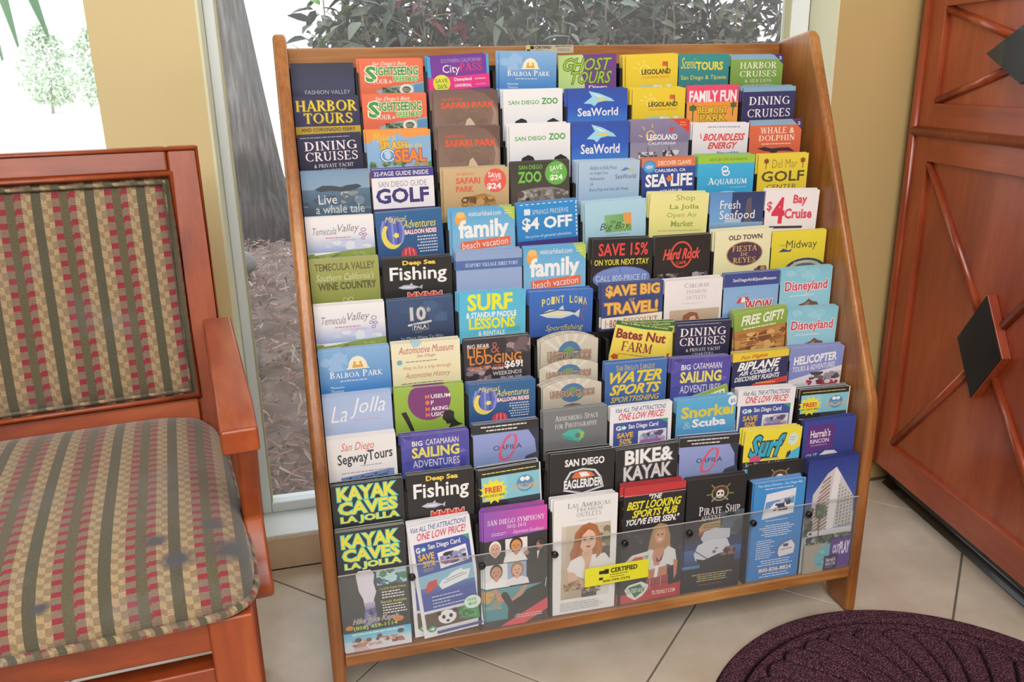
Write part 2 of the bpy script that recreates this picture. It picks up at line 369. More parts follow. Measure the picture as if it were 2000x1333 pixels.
# raised beads round the frame
def ring(hx, h0, h1, d): return [bk(x, d, h) for x, h in ((-hx, h0), (hx, h0), (hx, h1), (-hx, h1))]
MB().tube(ring(.2445, .44, .849, 0.0), .004, 8, True).build('outer_bead', ch_z, chair, smooth=True)
MB().tube(ring(.2065, .501, .815, -.001), .0055, 8, True).build('inner_bead', ch_z, chair, smooth=True)
# padded back
def pad(hx, h0, h1, n=22):
    vs = []; fs = []
    for j in range(n+1):
        for i in range(n+1):
            u = -1+2*i/n; v = -1+2*j/n
            e = (1-abs(u)**6)**.5*(1-abs(v)**6)**.5
            q = .5*abs(u)**2 * abs(v)**2*.02
            vs.append(bk(u*hx*(1-q), -.014*e+.004, (h0+h1)/2+v*(h1-h0)/2*(1-q)))
        
    for j in range(n):
        for i in range(n): a = j*(n+1)+i; fs.append([a, a+1, a+n+2, a+n+1])
    return vs, fs
bcush = MB().add(*pad(.2, .507, .809)).build('back_cushion', fabric, chair, smooth=True, uvf=lambda x, y, z: (x, z))
MB().tube(ring(.196, .512, .805, -.006), .0036, 8, True).build('piping', fabric, bcush, smooth=True, uvf=lambda x, y, z: (x*1.0+z*.7, z))
# seat cushion
def fsk(x, y, z): return (x, y+.05*(.23-x), z)
def seat_ring(sx, sy, z, n=88, ex=9):
    out = []
    for k in range(n):
        a = 2*PI*k/n; c, s = math.cos(a), math.sin(a)
        x = math.copysign(abs(c)**(2/ex), c)*.236*sx; y = math.copysign(abs(s)**(2/ex), s)*.2455*sy
        x *= 1+.035*(-(y)/.25)
        out.append((x, y-.0165+(.05*(.23-x)*min(1, -y/.2) if y < 0 else 0), z))
    return out
rings = [(.0, .496), (.25, .495), (.5, .493), (.7, .489), (.84, .482), (.93, .471), (.98, .456), (1.0, .442), (.99, .431), (.965, .424)]
vs = [(0, -.0165, .496)]; fs = []; n = 88
for k, (s, z) in enumerate(rings[1:]): vs += seat_ring(s, s, z)
for i in range(n): fs.append([0, 1+i, 1+(i+1) % n])
for k in range(len(rings)-2):
    for i in range(n): a = 1+k*n+i; b = 1+k*n+(i+1) % n; fs.append([a, b, b+n, a+n])
fs.append([1+(len(rings)-2)*n+i for i in range(n)])
scush = MB().add(vs, fs).build('seat_cushion', fabric, chair, smooth=True, uvf=lambda x, y, z: (x, y+(z-.496)*(1 if y < 0 else -1)*1.0))
MB().tube(seat_ring(1.0, 1.0, .4305), .0045, 8, True).build('piping', fabric, scush, smooth=True, uvf=lambda x, y, z: (x*1.6+y, y+z))
MB().box(-.19, .19, -.250, -.225, .386, .424, fsk).build('front_rail', ch_x, chair, bevel=.003)
B(-.19, .19, .17, .195, .386, .424).build('back_rail', ch_x, chair, bevel=.003)
MB().box(-.19, .19, -.250, -.222, .318, .366, fsk).build('front_stretcher', ch_x, chair, bevel=.003)
for s in (1, -1):
    a, b = sorted((s*.188, s*.233))
    MB().box(a, b, -.254, -.210, 0, .424, fsk).build('leg', ch_z, chair, bevel=.004)
    a, b = sorted((s*.205, s*.228))
    B(a, b, -.210, .172, .386, .424).build('side_rail', ch_y, chair, bevel=.003)
    # arm: flat top with a stepped-down front
    a, b = sorted((s*.2235, s*.2625))
    arm = MB().prism([(.21, .615), (-.125, .607), (-.150, .596), (-.172, .592), (-.176, .566), (-.150, .562), (-.10, .578), (.21, .585)], a, b, 'x')
    arm.build('armrest', ch_y, chair, bevel=.0035)
    a, b = sorted((s*.2375, s*.2605))
    sup = [(-.16, .575), (-.146, .545), (-.132, .515), (-.112, .475), (-.10, .45), (-.108, .43), (-.13, .41), (-.148, .393), (-.152, .38), (-.145, .368), (-.125, .362), (-.06, .364), (-.045, .38), (-.048, .43), (-.062, .48), (-.085, .53), (-.10, .58)]
    MB().prism(sup, a, b, 'x').build('arm_support', ch_z, chair, bevel=.004)

# ---------------------------------------------------------------- entrance mat
def floormat():
    Rm = .346; vs = [(0, 0, .001)]; fs = []; nr, na = 170, 420
    def H(r, a):
        e = r/Rm
        if e > .995: return .002
        z = .0125*min(1, (1-e)/.03+.35)
        def groove(d, w_): return .0105*max(0, 1-abs(d)/w_)
        z -= groove(r-Rm*.885, .006)
        if e < .865:
            # fan of curved shell ribs inside the border
            k = a/PI*17; sc = Rm*(.80+.035*abs(math.sin(k*PI)))
            z -= groove(r-sc, .0045)
            if r < sc:
                q = (k+(Rm*.80-r)/Rm*3.2) % 1.0; z -= groove(min(q, 1-q)*r*PI/17, .0045)
        return z
    for i in range(1, nr+1):
        for j in range(na+1):
            a = PI*j/na; r = Rm*i/nr; q = min(1, .312/Rm/max(.01, math.cos(a)))
            vs.append((r*q*math.cos(a), r*q*math.sin(a), H(r, a)))
    st = na+1
    for j in range(na): fs.append([0, 1+j, 2+j])
    for i in range(nr-1):
        for j in range(na): a = 1+i*st+j; fs.append([a, a+1, a+1+st, a+st])
    # rim and straight side
    n0 = len(vs)
    for j in range(na+1): a = PI*j/na; q = min(1, .312/Rm/max(.01, math.cos(a))); vs.append((Rm*q*1.005*math.cos(a), Rm*q*1.005*math.sin(a), .0005))
    for j in range(na): a = 1+(nr-1)*st+j; fs.append([a, a+1, n0+j+1, n0+j])
    m = MB().add(vs, fs)
    m.box(-Rm, .31, -.10, 0, .0005, .0105)
    return m
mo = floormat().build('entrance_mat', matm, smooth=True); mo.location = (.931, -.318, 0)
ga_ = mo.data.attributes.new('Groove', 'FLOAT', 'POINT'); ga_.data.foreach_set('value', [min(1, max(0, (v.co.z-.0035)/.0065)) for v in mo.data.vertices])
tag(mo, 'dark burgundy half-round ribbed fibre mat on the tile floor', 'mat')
# ---------------------------------------------------------------- outdoors, beyond the glass
tag(B(-60, 60, .62, 240, -.12, .0).build('concrete_lot', concrete), kind='structure')
mulch = MB(); NX, NY = 40, 40
vs = [(-1.6+3.6*i/NX, .64+3.9*j/NY, .035+.02*math.sin(i*1.3)*math.cos(j*.9)+.02*random.Random(i*91+j).random()) for j in range(NY+1) for i in range(NX+1)]
fs = [[j*(NX+1)+i, j*(NX+1)+i+1, (j+1)*(NX+1)+i+1, (j+1)*(NX+1)+i] for j in range(NY) for i in range(NX)]
bed = tag(MB().add(vs, fs).build('mulch_bed', soil, smooth=True), kind='structure')
rnd = random.Random(11); ch = MB()
for i in range(9000):
    y = .66+3.8*rnd.random()**1.4; x = rnd.uniform(-1.2, .9) if rnd.random() < .8 else rnd.uniform(-1.5, 1.9)
    L_ = rnd.uniform(.008, .035); W_ = rnd.uniform(.002, .005); a = rnd.uniform(0, PI*2); t = rnd.uniform(-.5, .7)
    d = Vector((math.cos(a)*math.cos(t), math.sin(a)*math.cos(t), math.sin(t)))*L_; s = Vector((-math.sin(a), math.cos(a), 0))*W_; u = Vector((0, 0, W_*.8))
    c = Vector((x, y, .062+rnd.random()*.022)); bend = Vector((0, 0, rnd.uniform(-.004, .008)))
    ch.add([c-d-s, c-d+s, c-d+u, c-s+bend, c+s+bend, c+u+bend, c+d-s*.6, c+d+s*.6, c+d+u*.6], [[0, 3, 4, 1], [1, 4, 5, 2], [2, 5, 3, 0], [3, 6, 7, 4], [4, 7, 8, 5], [5, 8, 6, 3]])
tag(ch.build('mulch_chips', chipm, bed), kind='stuff')
def rock(loc, r, seed, label):
    bm = bmesh.new(); bmesh.ops.create_icosphere(bm, subdivisions=3, radius=r); q = random.Random(seed); ph = [q.uniform(0, 6) for _ in range(6)]
    for v in bm.verts:
        n = v.co.normalized(); k = 1+.16*math.sin(3*n.x+ph[0])*math.cos(3*n.y+ph[1])+.08*math.sin(7*n.z+ph[2])*math.sin(6*n.x+ph[3]); v.co = n*r*k; v.co.z *= .7
    me = bpy.data.meshes.new('rock'); bm.to_mesh(me); bm.free(); me.materials.append(stone)
    me.polygons.foreach_set('use_smooth', [True]*len(me.polygons))
    o = link('rock', me); o.location = loc; tag(o, label, 'rock')
rock((-.14, 1.55, .10), .09, 1, 'grey rock lying in the mulch close to the window behind the armchair')
rock((-.22, 3.0, .11), .10, 3, 'smaller grey rock at the foot of the leaning tree trunk')
# trunk
tk = [(-.02, 4.05, .03), (-.10, 4.0, .18), (-.135, 4.0, .40), (-.185, 4.0, .85), (-.24, 4.0, 1.35), (-.34, 4.0, 2.2), (-.46, 4.0, 3.2)]
tr = empty('tree', (-.02, 4.05, .03)); tag(tr, 'leaning grey bark tree trunk standing in mulch outside the window', 'tree')
m = MB().tube([Vector(p)-Vector(tk[0]) for p in tk], [.30, .21, .18, .17, .165, .16, .15], 20); 
m.build('trunk', bark, tr, smooth=True)
rnd = random.Random(5)
for k in range(5):
    a = rnd.uniform(PI*1.1, PI*1.95)
    MB().tube([(0, 0, .09), (.25*math.cos(a), .25*math.sin(a), .05), (.5*math.cos(a+.2), .5*math.sin(a+.2), .005)], [.09, .05, .015], 8).build('root', bark, tr, smooth=True)
# shrub
def leaf_mesh(name, L_, W_, mat, fold=.25, curl=.2):
    vs = [(0, 0, 0)]; n = 4
    for i in range(1, n):
        t = i/n; w_ = W_*math.sin(PI*t**.8)*.5; z = -curl*L_*t*t
        vs += [(-w_, L_*t, z+w_*fold*2), (0, L_*t, z), (w_, L_*t, z+w_*fold*2)]
    vs.append((0, L_, -curl*L_)); fs = [[0, 2, 1], [0, 3, 2]]
    for i in range(n-2):
        a = 1+i*3; fs += [[a, a+1, a+4, a+3], [a+1, a+2, a+5, a+4]]
    a = 1+(n-2)*3; e = len(vs)-1; fs += [[a, a+1, e], [a+1, a+2, e]]
    me = bpy.data.meshes.new(name); me.from_pydata(vs, [], fs); me.materials.append(mat)
    me.polygons.foreach_set('use_smooth', [True]*len(me.polygons))
    return me, vs, fs
lf = [leaf_mesh('leaf', l, w_, mt) for l, w_, mt in ((.085, .034, leaf_g), (.065, .03, leaf_g), (.10, .034, leaf_g))]
lfr = leaf_mesh('leaf', .085, .034, leaf_r); lfb = leaf_mesh('leaf', .075, .036, leaf_b)
def leaf_mat(rn, p):
    return Matrix.Translation(p) @ Matrix.Rotation(rn.uniform(0, 2*PI), 4, 'Z') @ Matrix.Rotation(rn.uniform(-1.1, .8), 4, 'X') @ Matrix.Rotation(rn.uniform(-.9, .9), 4, 'Y') @ Matrix.Scale(rn.uniform(.65, 1.15), 4)
def shrub(label, cx, cy, rx, ry, zt, seed, ns, nl, nstuff, special=None):
    rn = random.Random(seed); e = tag(empty('shrub', (cx, cy, .04)), label, 'shrub'); st = MB(); tips = []
    for k in range(ns):
        a = rn.uniform(0, 2*PI); q = rn.random()**.5
        b0 = Vector((rx*.35*q*math.cos(a), ry*.35*q*math.sin(a), 0)); tp = Vector((rx*q*math.cos(a)+rn.uniform(-.06, .06), ry*q*math.sin(a), zt*rn.uniform(.75, 1)))
        mid = (b0+tp)/2+Vector((rn.uniform(-.09, .09), rn.uniform(-.09, .09), rn.uniform(0, .1)))
        st.tube([b0, mid, tp], [.009, .006, .0025], 5)
        for h in range(7):
            t = rn.uniform(.35, .95); p = mid.lerp(tp, max(0, (t-.5)*2)) if t > .5 else b0.lerp(mid, t*2)
            d = Vector((rn.uniform(-.16, .16), rn.uniform(-.14, .14), rn.uniform(-.02, .16)))
            st.tube([p, p+d*.5+Vector((0, 0, .01)), p+d], [.0032, .0022, .0012], 4); tips += [p+d, p+d*.6]
        tips.append(tp)
    st.build('stem', twig, e)
    def near(): return rn.choice(tips)+Vector((rn.gauss(0, .035), rn.gauss(0, .035), rn.gauss(0, .035)))
    for k in range(nl):
        me = rn.choice(lf)[0]; p = near()
        for _ in range(6):
            if p.z > .85*zt-.12 and p.y < 0: break
            p = near()
        if special and special[1](p+Vector((cx, cy, 0))): me = special[0][0]
        o = link('leaf', me, e); o.matrix_local = leaf_mat(rn, p)
    sf = MB()
    for k in range(nstuff):
        _, v, f = rn.choice(lf); M_ = leaf_mat(rn, near()); sf.add([M_ @ Vector(q) for q in v], f)
    tag(sf.build('leaves', leaf_g, e, smooth=True), kind='stuff')
    return e, rn
sh, rn = shrub('broad grey green leafed shrub behind the rack at the left side of the window', .49, 2.15, .26, .28, 1.22, 3, 26, 110, 1500, (lfr, lambda p: .50 < p.x < .72))
for q in ((.21, 1.95, 1.21), (.235, 1.97, 1.17), (.25, 1.93, 1.08), (.27, 1.97, 1.03), (.22, 1.98, 1.22), (.34, 1.9, 1.16)):
    o = link('leaf', lfb[0], sh); o.matrix_local = leaf_mat(rn, Vector(q)-Vector((.49, 2.15, .04))); o['label'] = 'bright yellow-green leaf'
shrub('dense twiggy dark shrub behind the middle of the rack outside', 1.03, 2.1, .25, .28, 1.24, 8, 30, 110, 2000)
shrub('bluish green small-leaved shrub outside the right side of the window', 1.62, 2.2, .28, .32, 1.26, 21, 28, 80, 2300)
hb = MB(); rn = random.Random(77)
for k in range(5200):
    _, v, f = rn.choice(lf); p = Vector((rn.uniform(.34, 2.9), rn.uniform(2.7, 3.05), rn.uniform(.05, 1.65))); p.x += max(0, (p.z-1.1))*.2; M_ = leaf_mat(rn, p) @ Matrix.Scale(1.35, 4); hb.add([M_ @ Vector(q) for q in v], f)
hd = tag(empty('hedge', (1.6, 2.9, .0)), 'dense dark hedge standing behind the three shrubs outside', 'hedge')
ho = hb.build('leaves', leafmat('hedge_leaf', [(0, '3a4044'), (1, '646e78'), (.5, '4a4e5c')]), hd, smooth=True); ho.location = (-1.6, -2.9, 0); tag(ho, kind='stuff')
hs_ = MB()
for k in range(26):
    x = rn.uniform(-1.15, 1.25); hs_.tube([(x, rn.uniform(-.1, .1), .01), (x+rn.uniform(-.1, .1), rn.uniform(-.1, .1), 1.5)], [.012, .004], 5)
hs_.build('stem', twig, hd)
# palm with hanging blades, outside the left window
pm = tag(empty('palm', (-1.05, 1.75, 0)), 'palm with drooping green blades outside the left window above the armchair', 'palm')
MB().tube([(0, 0, .0), (.03, 0, 1.0), (.08, -.02, 2.1)], [.07, .06, .05], 12).build('trunk', bark, pm, smooth=True)
MB().tube([(.06, -.02, 1.9), (.2, -.08, 1.95), (.36, -.12, 1.85), (.46, -.14, 1.6)], [.012, .010, .008, .004], 8).build('frond_stalk', leaf_p, pm, smooth=True)
for (x0, z0, x1, z1, w_) in ((.28, 1.9, .335, 1.02, .022), (.34, 1.86, .395, 1.0, .020), (.38, 1.8, .44, 1.035, .022), (.42, 1.74, .52, 1.06, .026), (.45, 1.68, .49, 1.16, .018), (.22, 1.93, .25, 1.1, .02), (.12, 1.95, .14, 1.15, .02), (.46, 1.62, .62, 1.2, .02)):
    v = []; N = 6
    for i in range(N+1):
        t = i/N; x = x0+(x1-x0)*t**1.6; z = z0+(z1-z0)*t; ww = w_*math.sin(PI*min(.98, .12+.88*t))**.7
        v += [(x-ww, -.12+.02*t, z+.006), (x, -.13+.02*t, z), (x+ww, -.12+.02*t, z+.006)]
    f = []
    for i in range(N): a = i*3; f += [[a, a+1, a+4, a+3], [a+1, a+2, a+5, a+4]]
    MB().add(v, f).build('leaf_blade', leaf_p, pm, smooth=True)
# pale trees across the lot
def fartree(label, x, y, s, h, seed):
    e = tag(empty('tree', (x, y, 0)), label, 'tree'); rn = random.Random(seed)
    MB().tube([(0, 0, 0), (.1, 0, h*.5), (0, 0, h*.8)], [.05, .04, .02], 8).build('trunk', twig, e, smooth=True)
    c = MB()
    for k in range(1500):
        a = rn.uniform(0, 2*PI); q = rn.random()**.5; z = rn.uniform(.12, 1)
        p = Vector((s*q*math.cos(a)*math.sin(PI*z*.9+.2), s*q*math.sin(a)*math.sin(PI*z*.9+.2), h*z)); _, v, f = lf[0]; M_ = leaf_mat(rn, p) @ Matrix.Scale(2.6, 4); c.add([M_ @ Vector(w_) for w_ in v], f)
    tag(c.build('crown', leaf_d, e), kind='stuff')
fartree('pale sunlit young tree far across the lot, left of the other', -7.0, 29, .95, 2.6, 1)
fartree('pale sunlit young tree far across the lot, beside the yellow column', -5.35, 28, .9, 2.5, 2)

# ---------------------------------------------------------------- brochure rack
ROWS= [(0.3241, 0.9786), (0.2967, 0.9186), (0.2693, 0.8586), (0.2419, 0.7985), (0.2146, 0.7385), (0.1872, 0.6785), (0.1598, 0.6185), (0.1324, 0.5585), (0.105, 0.4984), (0.0776, 0.4384), (0.0502, 0.3784), (0.034, 0.3165)]
PL={
1:[(0.1552, 0.097, -0.0147, -0.4, 0.0507), (0.263, 0.1016, -0.0102, 0.4, 0.0535), (0.3712, 0.1016, -0.0057, 3.6, 0.0556), (0.49, 0.0987, -0.0021, -1.6, 0.059), (0.5934, 0.1032, -0.0078, 1.4, 0.0551), (0.7105, 0.0964, -0.0086, 2.3, 0.0558), (0.809, 0.0956, -0.0104, 0.1, 0.0523), (0.9118, 0.1028, -0.0116, 0.0, 0.0546)],
2:[(0.1563, 0.0997, -0.0048, 0.4, 0.057), (0.2618, 0.1018, -0.0032, 0.3, 0.0553), (0.3769, 0.1068, -0.0008, 0.9, 0.0557), (0.4897, 0.1017, -0.0006, 0.4, 0.0564), (0.603, 0.1061, -0.0024, 0.5, 0.0541), (0.7138, 0.097, -0.0038, 0.3, 0.0527), (0.8149, 0.0977, -0.0021, 0.3, 0.0625), (0.9243, 0.1027, -0.0056, 0.3, 0.0582)],
3:[(0.155, 0.097, 0.0, 1.9, 0.0567), (0.2617, 0.1012, 0.0032, -0.1, 0.0598), (0.3748, 0.1019, 0.0051, -0.0, 0.0657), (0.4931, 0.104, 0.0047, 0.9, 0.0595), (0.5984, 0.1014, 0.0051, -0.3, 0.064), (0.7058, 0.1075, 0.005, -1.0, 0.0632), (0.8193, 0.1065, -0.0029, -1.7, 0.0551), (0.9257, 0.1014, -0.0021, -0.2, 0.0576)],
4:[(0.158, 0.103, 0.0062, -0.4, 0.0689), (0.2613, 0.097, 0.0062, 0.8, 0.0661), (0.3788, 0.1075, 0.0023, -0.8, 0.0648), (0.485, 0.0998, 0.008, 0.9, 0.0651), (0.6049, 0.1075, 0.004, -0.6, 0.0661), (0.7112, 0.097, 0.0047, -0.0, 0.0605), (0.8188, 0.1075, 0.0049, -1.0, 0.0648), (0.9286, 0.0977, 0.0032, -0.7, 0.0643)],
5:[(0.1578, 0.1026, 0.0015, -1.1, 0.0647), (0.2636, 0.1041, 0.0044, 2.8, 0.0747), (0.3825, 0.1028, 0.0018, 0.6, 0.0692), (0.4882, 0.1035, 0.0071, 2.9, 0.0737), (0.6057, 0.1075, 0.0022, 2.8, 0.0646), (0.7214, 0.1075, 0.0083, -3.3, 0.0722), (0.8289, 0.1025, 0.0043, -2.2, 0.0652), (0.9352, 0.1052, 0.0032, -3.5, 0.0729)],
6:[(0.1584, 0.1039, 0.0024, -1.4, 0.0724), (0.2703, 0.1075, -0.0046, -1.0, 0.0651), (0.384, 0.1075, -0.0017, -0.4, 0.0663), (0.4929, 0.1055, -0.0009, -0.6, 0.0746), (0.6105, 0.1065, 0.0032, -2.3, 0.0741), (0.7172, 0.102, 0.0018, 0.0, 0.0769), (0.8287, 0.1059, 0.0047, 0.2, 0.0758), (0.9371, 0.1059, -0.004, -1.3, 0.0666)],
7:[(0.1592, 0.1054, -0.0028, -2.0, 0.0714), (0.2667, 0.1031, -0.0025, 0.7, 0.0707), (0.3821, 0.1075, -0.0008, -1.7, 0.0767), (0.4953, 0.1075, -0.0083, -2.4, 0.0735), (0.6183, 0.1073, -0.0037, -0.7, 0.0737), (0.7273, 0.1057, -0.0079, -0.5, 0.0756), (0.8348, 0.1043, -0.0039, -0.4, 0.0671), (0.9397, 0.1006, -0.0034, 0.0, 0.0732)],
8:[(0.1597, 0.1063, -0.0055, -1.3, 0.0736), (0.2685, 0.1063, -0.0045, -0.2, 0.0735), (0.3813, 0.1075, -0.0087, -0.3, 0.074), (0.5005, 0.097, -0.0128, -1.6, 0.0767), (0.6302, 0.1014, -0.0088, -12.4, 0.0634), (0.7342, 0.1018, -0.0145, -2.7, 0.0628), (0.8387, 0.099, -0.0023, 5.3, 0.075), (0.9404, 0.0993, -0.0078, -2.3, 0.0726)],
9:[(0.1576, 0.1021, -0.0088, -2.2, 0.0676), (0.2663, 0.1075, -0.0076, -1.1, 0.078), (0.3812, 0.1075, -0.0123, -1.0, 0.0687), (0.496, 0.0984, -0.0189, -0.2, 0.0526), (0.6049, 0.1075, -0.0019, -1.2, 0.076), (0.7213, 0.1074, -0.007, -3.6, 0.0731), (0.83, 0.105, -0.007, -1.0, 0.0687), (0.9375, 0.1051, -0.0101, -4.2, 0.0775)],
10:[(0.1574, 0.1019, -0.0045, -2.3, 0.0754), (0.268, 0.1048, -0.0135, -0.7, 0.0655), (0.3791, 0.1052, -0.0089, -0.6, 0.0758), (0.4922, 0.106, 0.0004, 0.4, 0.0759), (0.604, 0.1075, -0.0059, -0.7, 0.0753), (0.7195, 0.1075, -0.0082, -0.9, 0.0695), (0.8299, 0.1075, -0.0038, -4.1, 0.075), (0.9405, 0.097, -0.0154, -2.5, 0.0587)],
11:[(0.1595, 0.106, -0.0063, -2.0, 0.0774), (0.2693, 0.1021, -0.0053, -1.1, 0.0818), (0.3763, 0.0986, -0.0109, 2.7, 0.0744), (0.4959, 0.1063, -0.0019, -1.3, 0.08), (0.605, 0.1069, -0.0075, 0.4, 0.0695), (0.7145, 0.1071, -0.0041, -5.0, 0.0768), (0.8311, 0.1062, -0.0052, -4.7, 0.0989), (0.9368, 0.1002, -0.0006, 0.9, 0.0745)],
12:[(0.1578, 0.1026, -0.0126, -3.3, 0.0), (0.2598, 0.0964, -0.0159, 6.1, 0.0), (0.3809, 0.102, -0.0143, -1.2, 0.0), (0.496, 0.1075, -0.0109, -2.7, 0.0), (0.6139, 0.1073, -0.006, -3.1, 0.0), (0.7237, 0.1073, -0.0099, -3.5, 0.0), (0.8415, 0.0959, -0.0327, -1.1, 0.0), (0.941, 0.098, -0.004, 2.7, 0.0)],
}
XL, XR = .1045, .9925
rack = tag(empty('brochure_rack', (0, 0, 0)), 'oak brochure rack with sloping sides and twelve stepped rows of leaflet pockets', 'rack')
prof = [(.0255, 0), (.0255, .392), (.03, .41), (.290, .997), (.300, 1.005), (.306, 1.006), (.402, .992), (.404, .985), (.404, 0), (.352, 0), (.330, .03), (.29, .052), (.20, .062), (.13, .052), (.098, .03), (.082, 0)]
for a, b in ((XL-.0205, XL), (XR, XR+.0205)):
    MB().prism(prof, a, b, 'x').build('side_panel', oak_z, rack, bevel=.0075, seg=4)
top_rail = B(XL, XR, .386, .402, .915, .988).build('top_rail', oak_x, rack, bevel=.002)
B(XL, XR, .0275, .0625, .073, .0935).build('bottom_rail', oak_x, rack, bevel=.003)
B(XL, XR, .0625, .37, .078, .090).build('bottom_board', black, rack)
B(XL, XR, .374, .378, .09, .93).build('back_panel', black, rack)
LED = [z-.2355 for y, z in ROWS]; LED[9] = .205; LED[10] = .15; LED[11] = .0945
for r in range(12):
    y, z = ROWS[r]; m = MB(); d = .0225 if r < 11 else .0143
    xr = min(XR, PL[r+1][7][0]+PL[r+1][7][1]/2+.004); m.box(XL, xr, y+d, y+d+.0028, LED[r]-.002, z-.022)
    if r < 11: m.box(XL, XR, y-.0022, y+d, LED[r]-.0022, LED[r])
    m.build('pocket_shelf', black, rack)
    for c in range(7):
        a = PL[r+1][c]; b = PL[r+1][c+1]; x = ((a[0]+a[1]/2)+(b[0]-b[1]/2))/2
        hw = min(.0025, max(.0006, ((b[0]-b[1]/2)-(a[0]+a[1]/2))/2-.0006))
        B(x-hw, x+hw, y-.001, y+d, LED[r], z-.03).build('divider', black, rack)
E2 = .0262
pane = B(XL+.0005, XR-.0005, E2, E2+.0022, .0937, .235).build('front_pane', acrylic, rack); pane['label'] = 'clear acrylic front panel'
B(XL+.0005, XR-.0005, E2, E2+.0022, .235, .2358).build('pane_edge', plain('acrylic_edge', 'b8b4b4', .3), pane)
for c in range(7):
    a = PL[12][c]; b = PL[12][c+1]; x = ((a[0]+a[1]/2)+(b[0]-b[1]/2))/2+.004
    MB().tube([(x, E2-.006, .217), (x, E2-.0048, .217), (x, E2, .217)], [.0035, .0056, .0056], 12).build('stud', steel, pane, smooth=True)

# ---------------------------------------------------------------- flat print: shapes and lettering as thin coloured layers
W_ = {}
def raw_text(s, off, shear):
    k = (s, off, shear)
    if k not in W_:
        c = bpy.data.curves.new('t', 'FONT'); c.body = s; c.resolution_u = 2; c.offset = off; c.shear = shear; c.fill_mode = 'FRONT'
        o = bpy.data.objects.new('t', c); me = o.to_mesh()
        W_[k] = ([(v.co.x, v.co.y) for v in me.vertices], [list(p.vertices) for p in me.polygons])
        o.to_mesh_clear(); bpy.data.objects.remove(o); bpy.data.curves.remove(c)
    return W_[k]
# roman capitals with thick and thin strokes and serifs
def sl(x0, y0, x1, y1, t):
    dx_, dy_ = x1-x0, y1-y0; l = math.hypot(dx_, dy_); nx, ny = -dy_/l*t/2, dx_/l*t/2
    return [(x0+nx, y0+ny), (x1+nx, y1+ny), (x1-nx, y1-ny), (x0-nx, y0-ny)]
def sa(cx, cy, rx, ry, a0, a1, T, t, n=12):
    out = []
    for i in range(n):
        q = []
        for a in (a0+(a1-a0)*i/n, a0+(a1-a0)*(i+1)/n):
            a = R(a); th = t+(T-t)*abs(math.cos(a)); q.append((a, th))
        (a, ta), (b, tb) = q
        out.append([(cx+rx*math.cos(a), cy+ry*math.sin(a)), (cx+rx*math.cos(b), cy+ry*math.sin(b)), (cx+(rx-tb)*math.cos(b), cy+(ry-tb*.7)*math.sin(b)), (cx+(rx-ta)*math.cos(a), cy+(ry-ta*.7)*math.sin(a))])
    return out
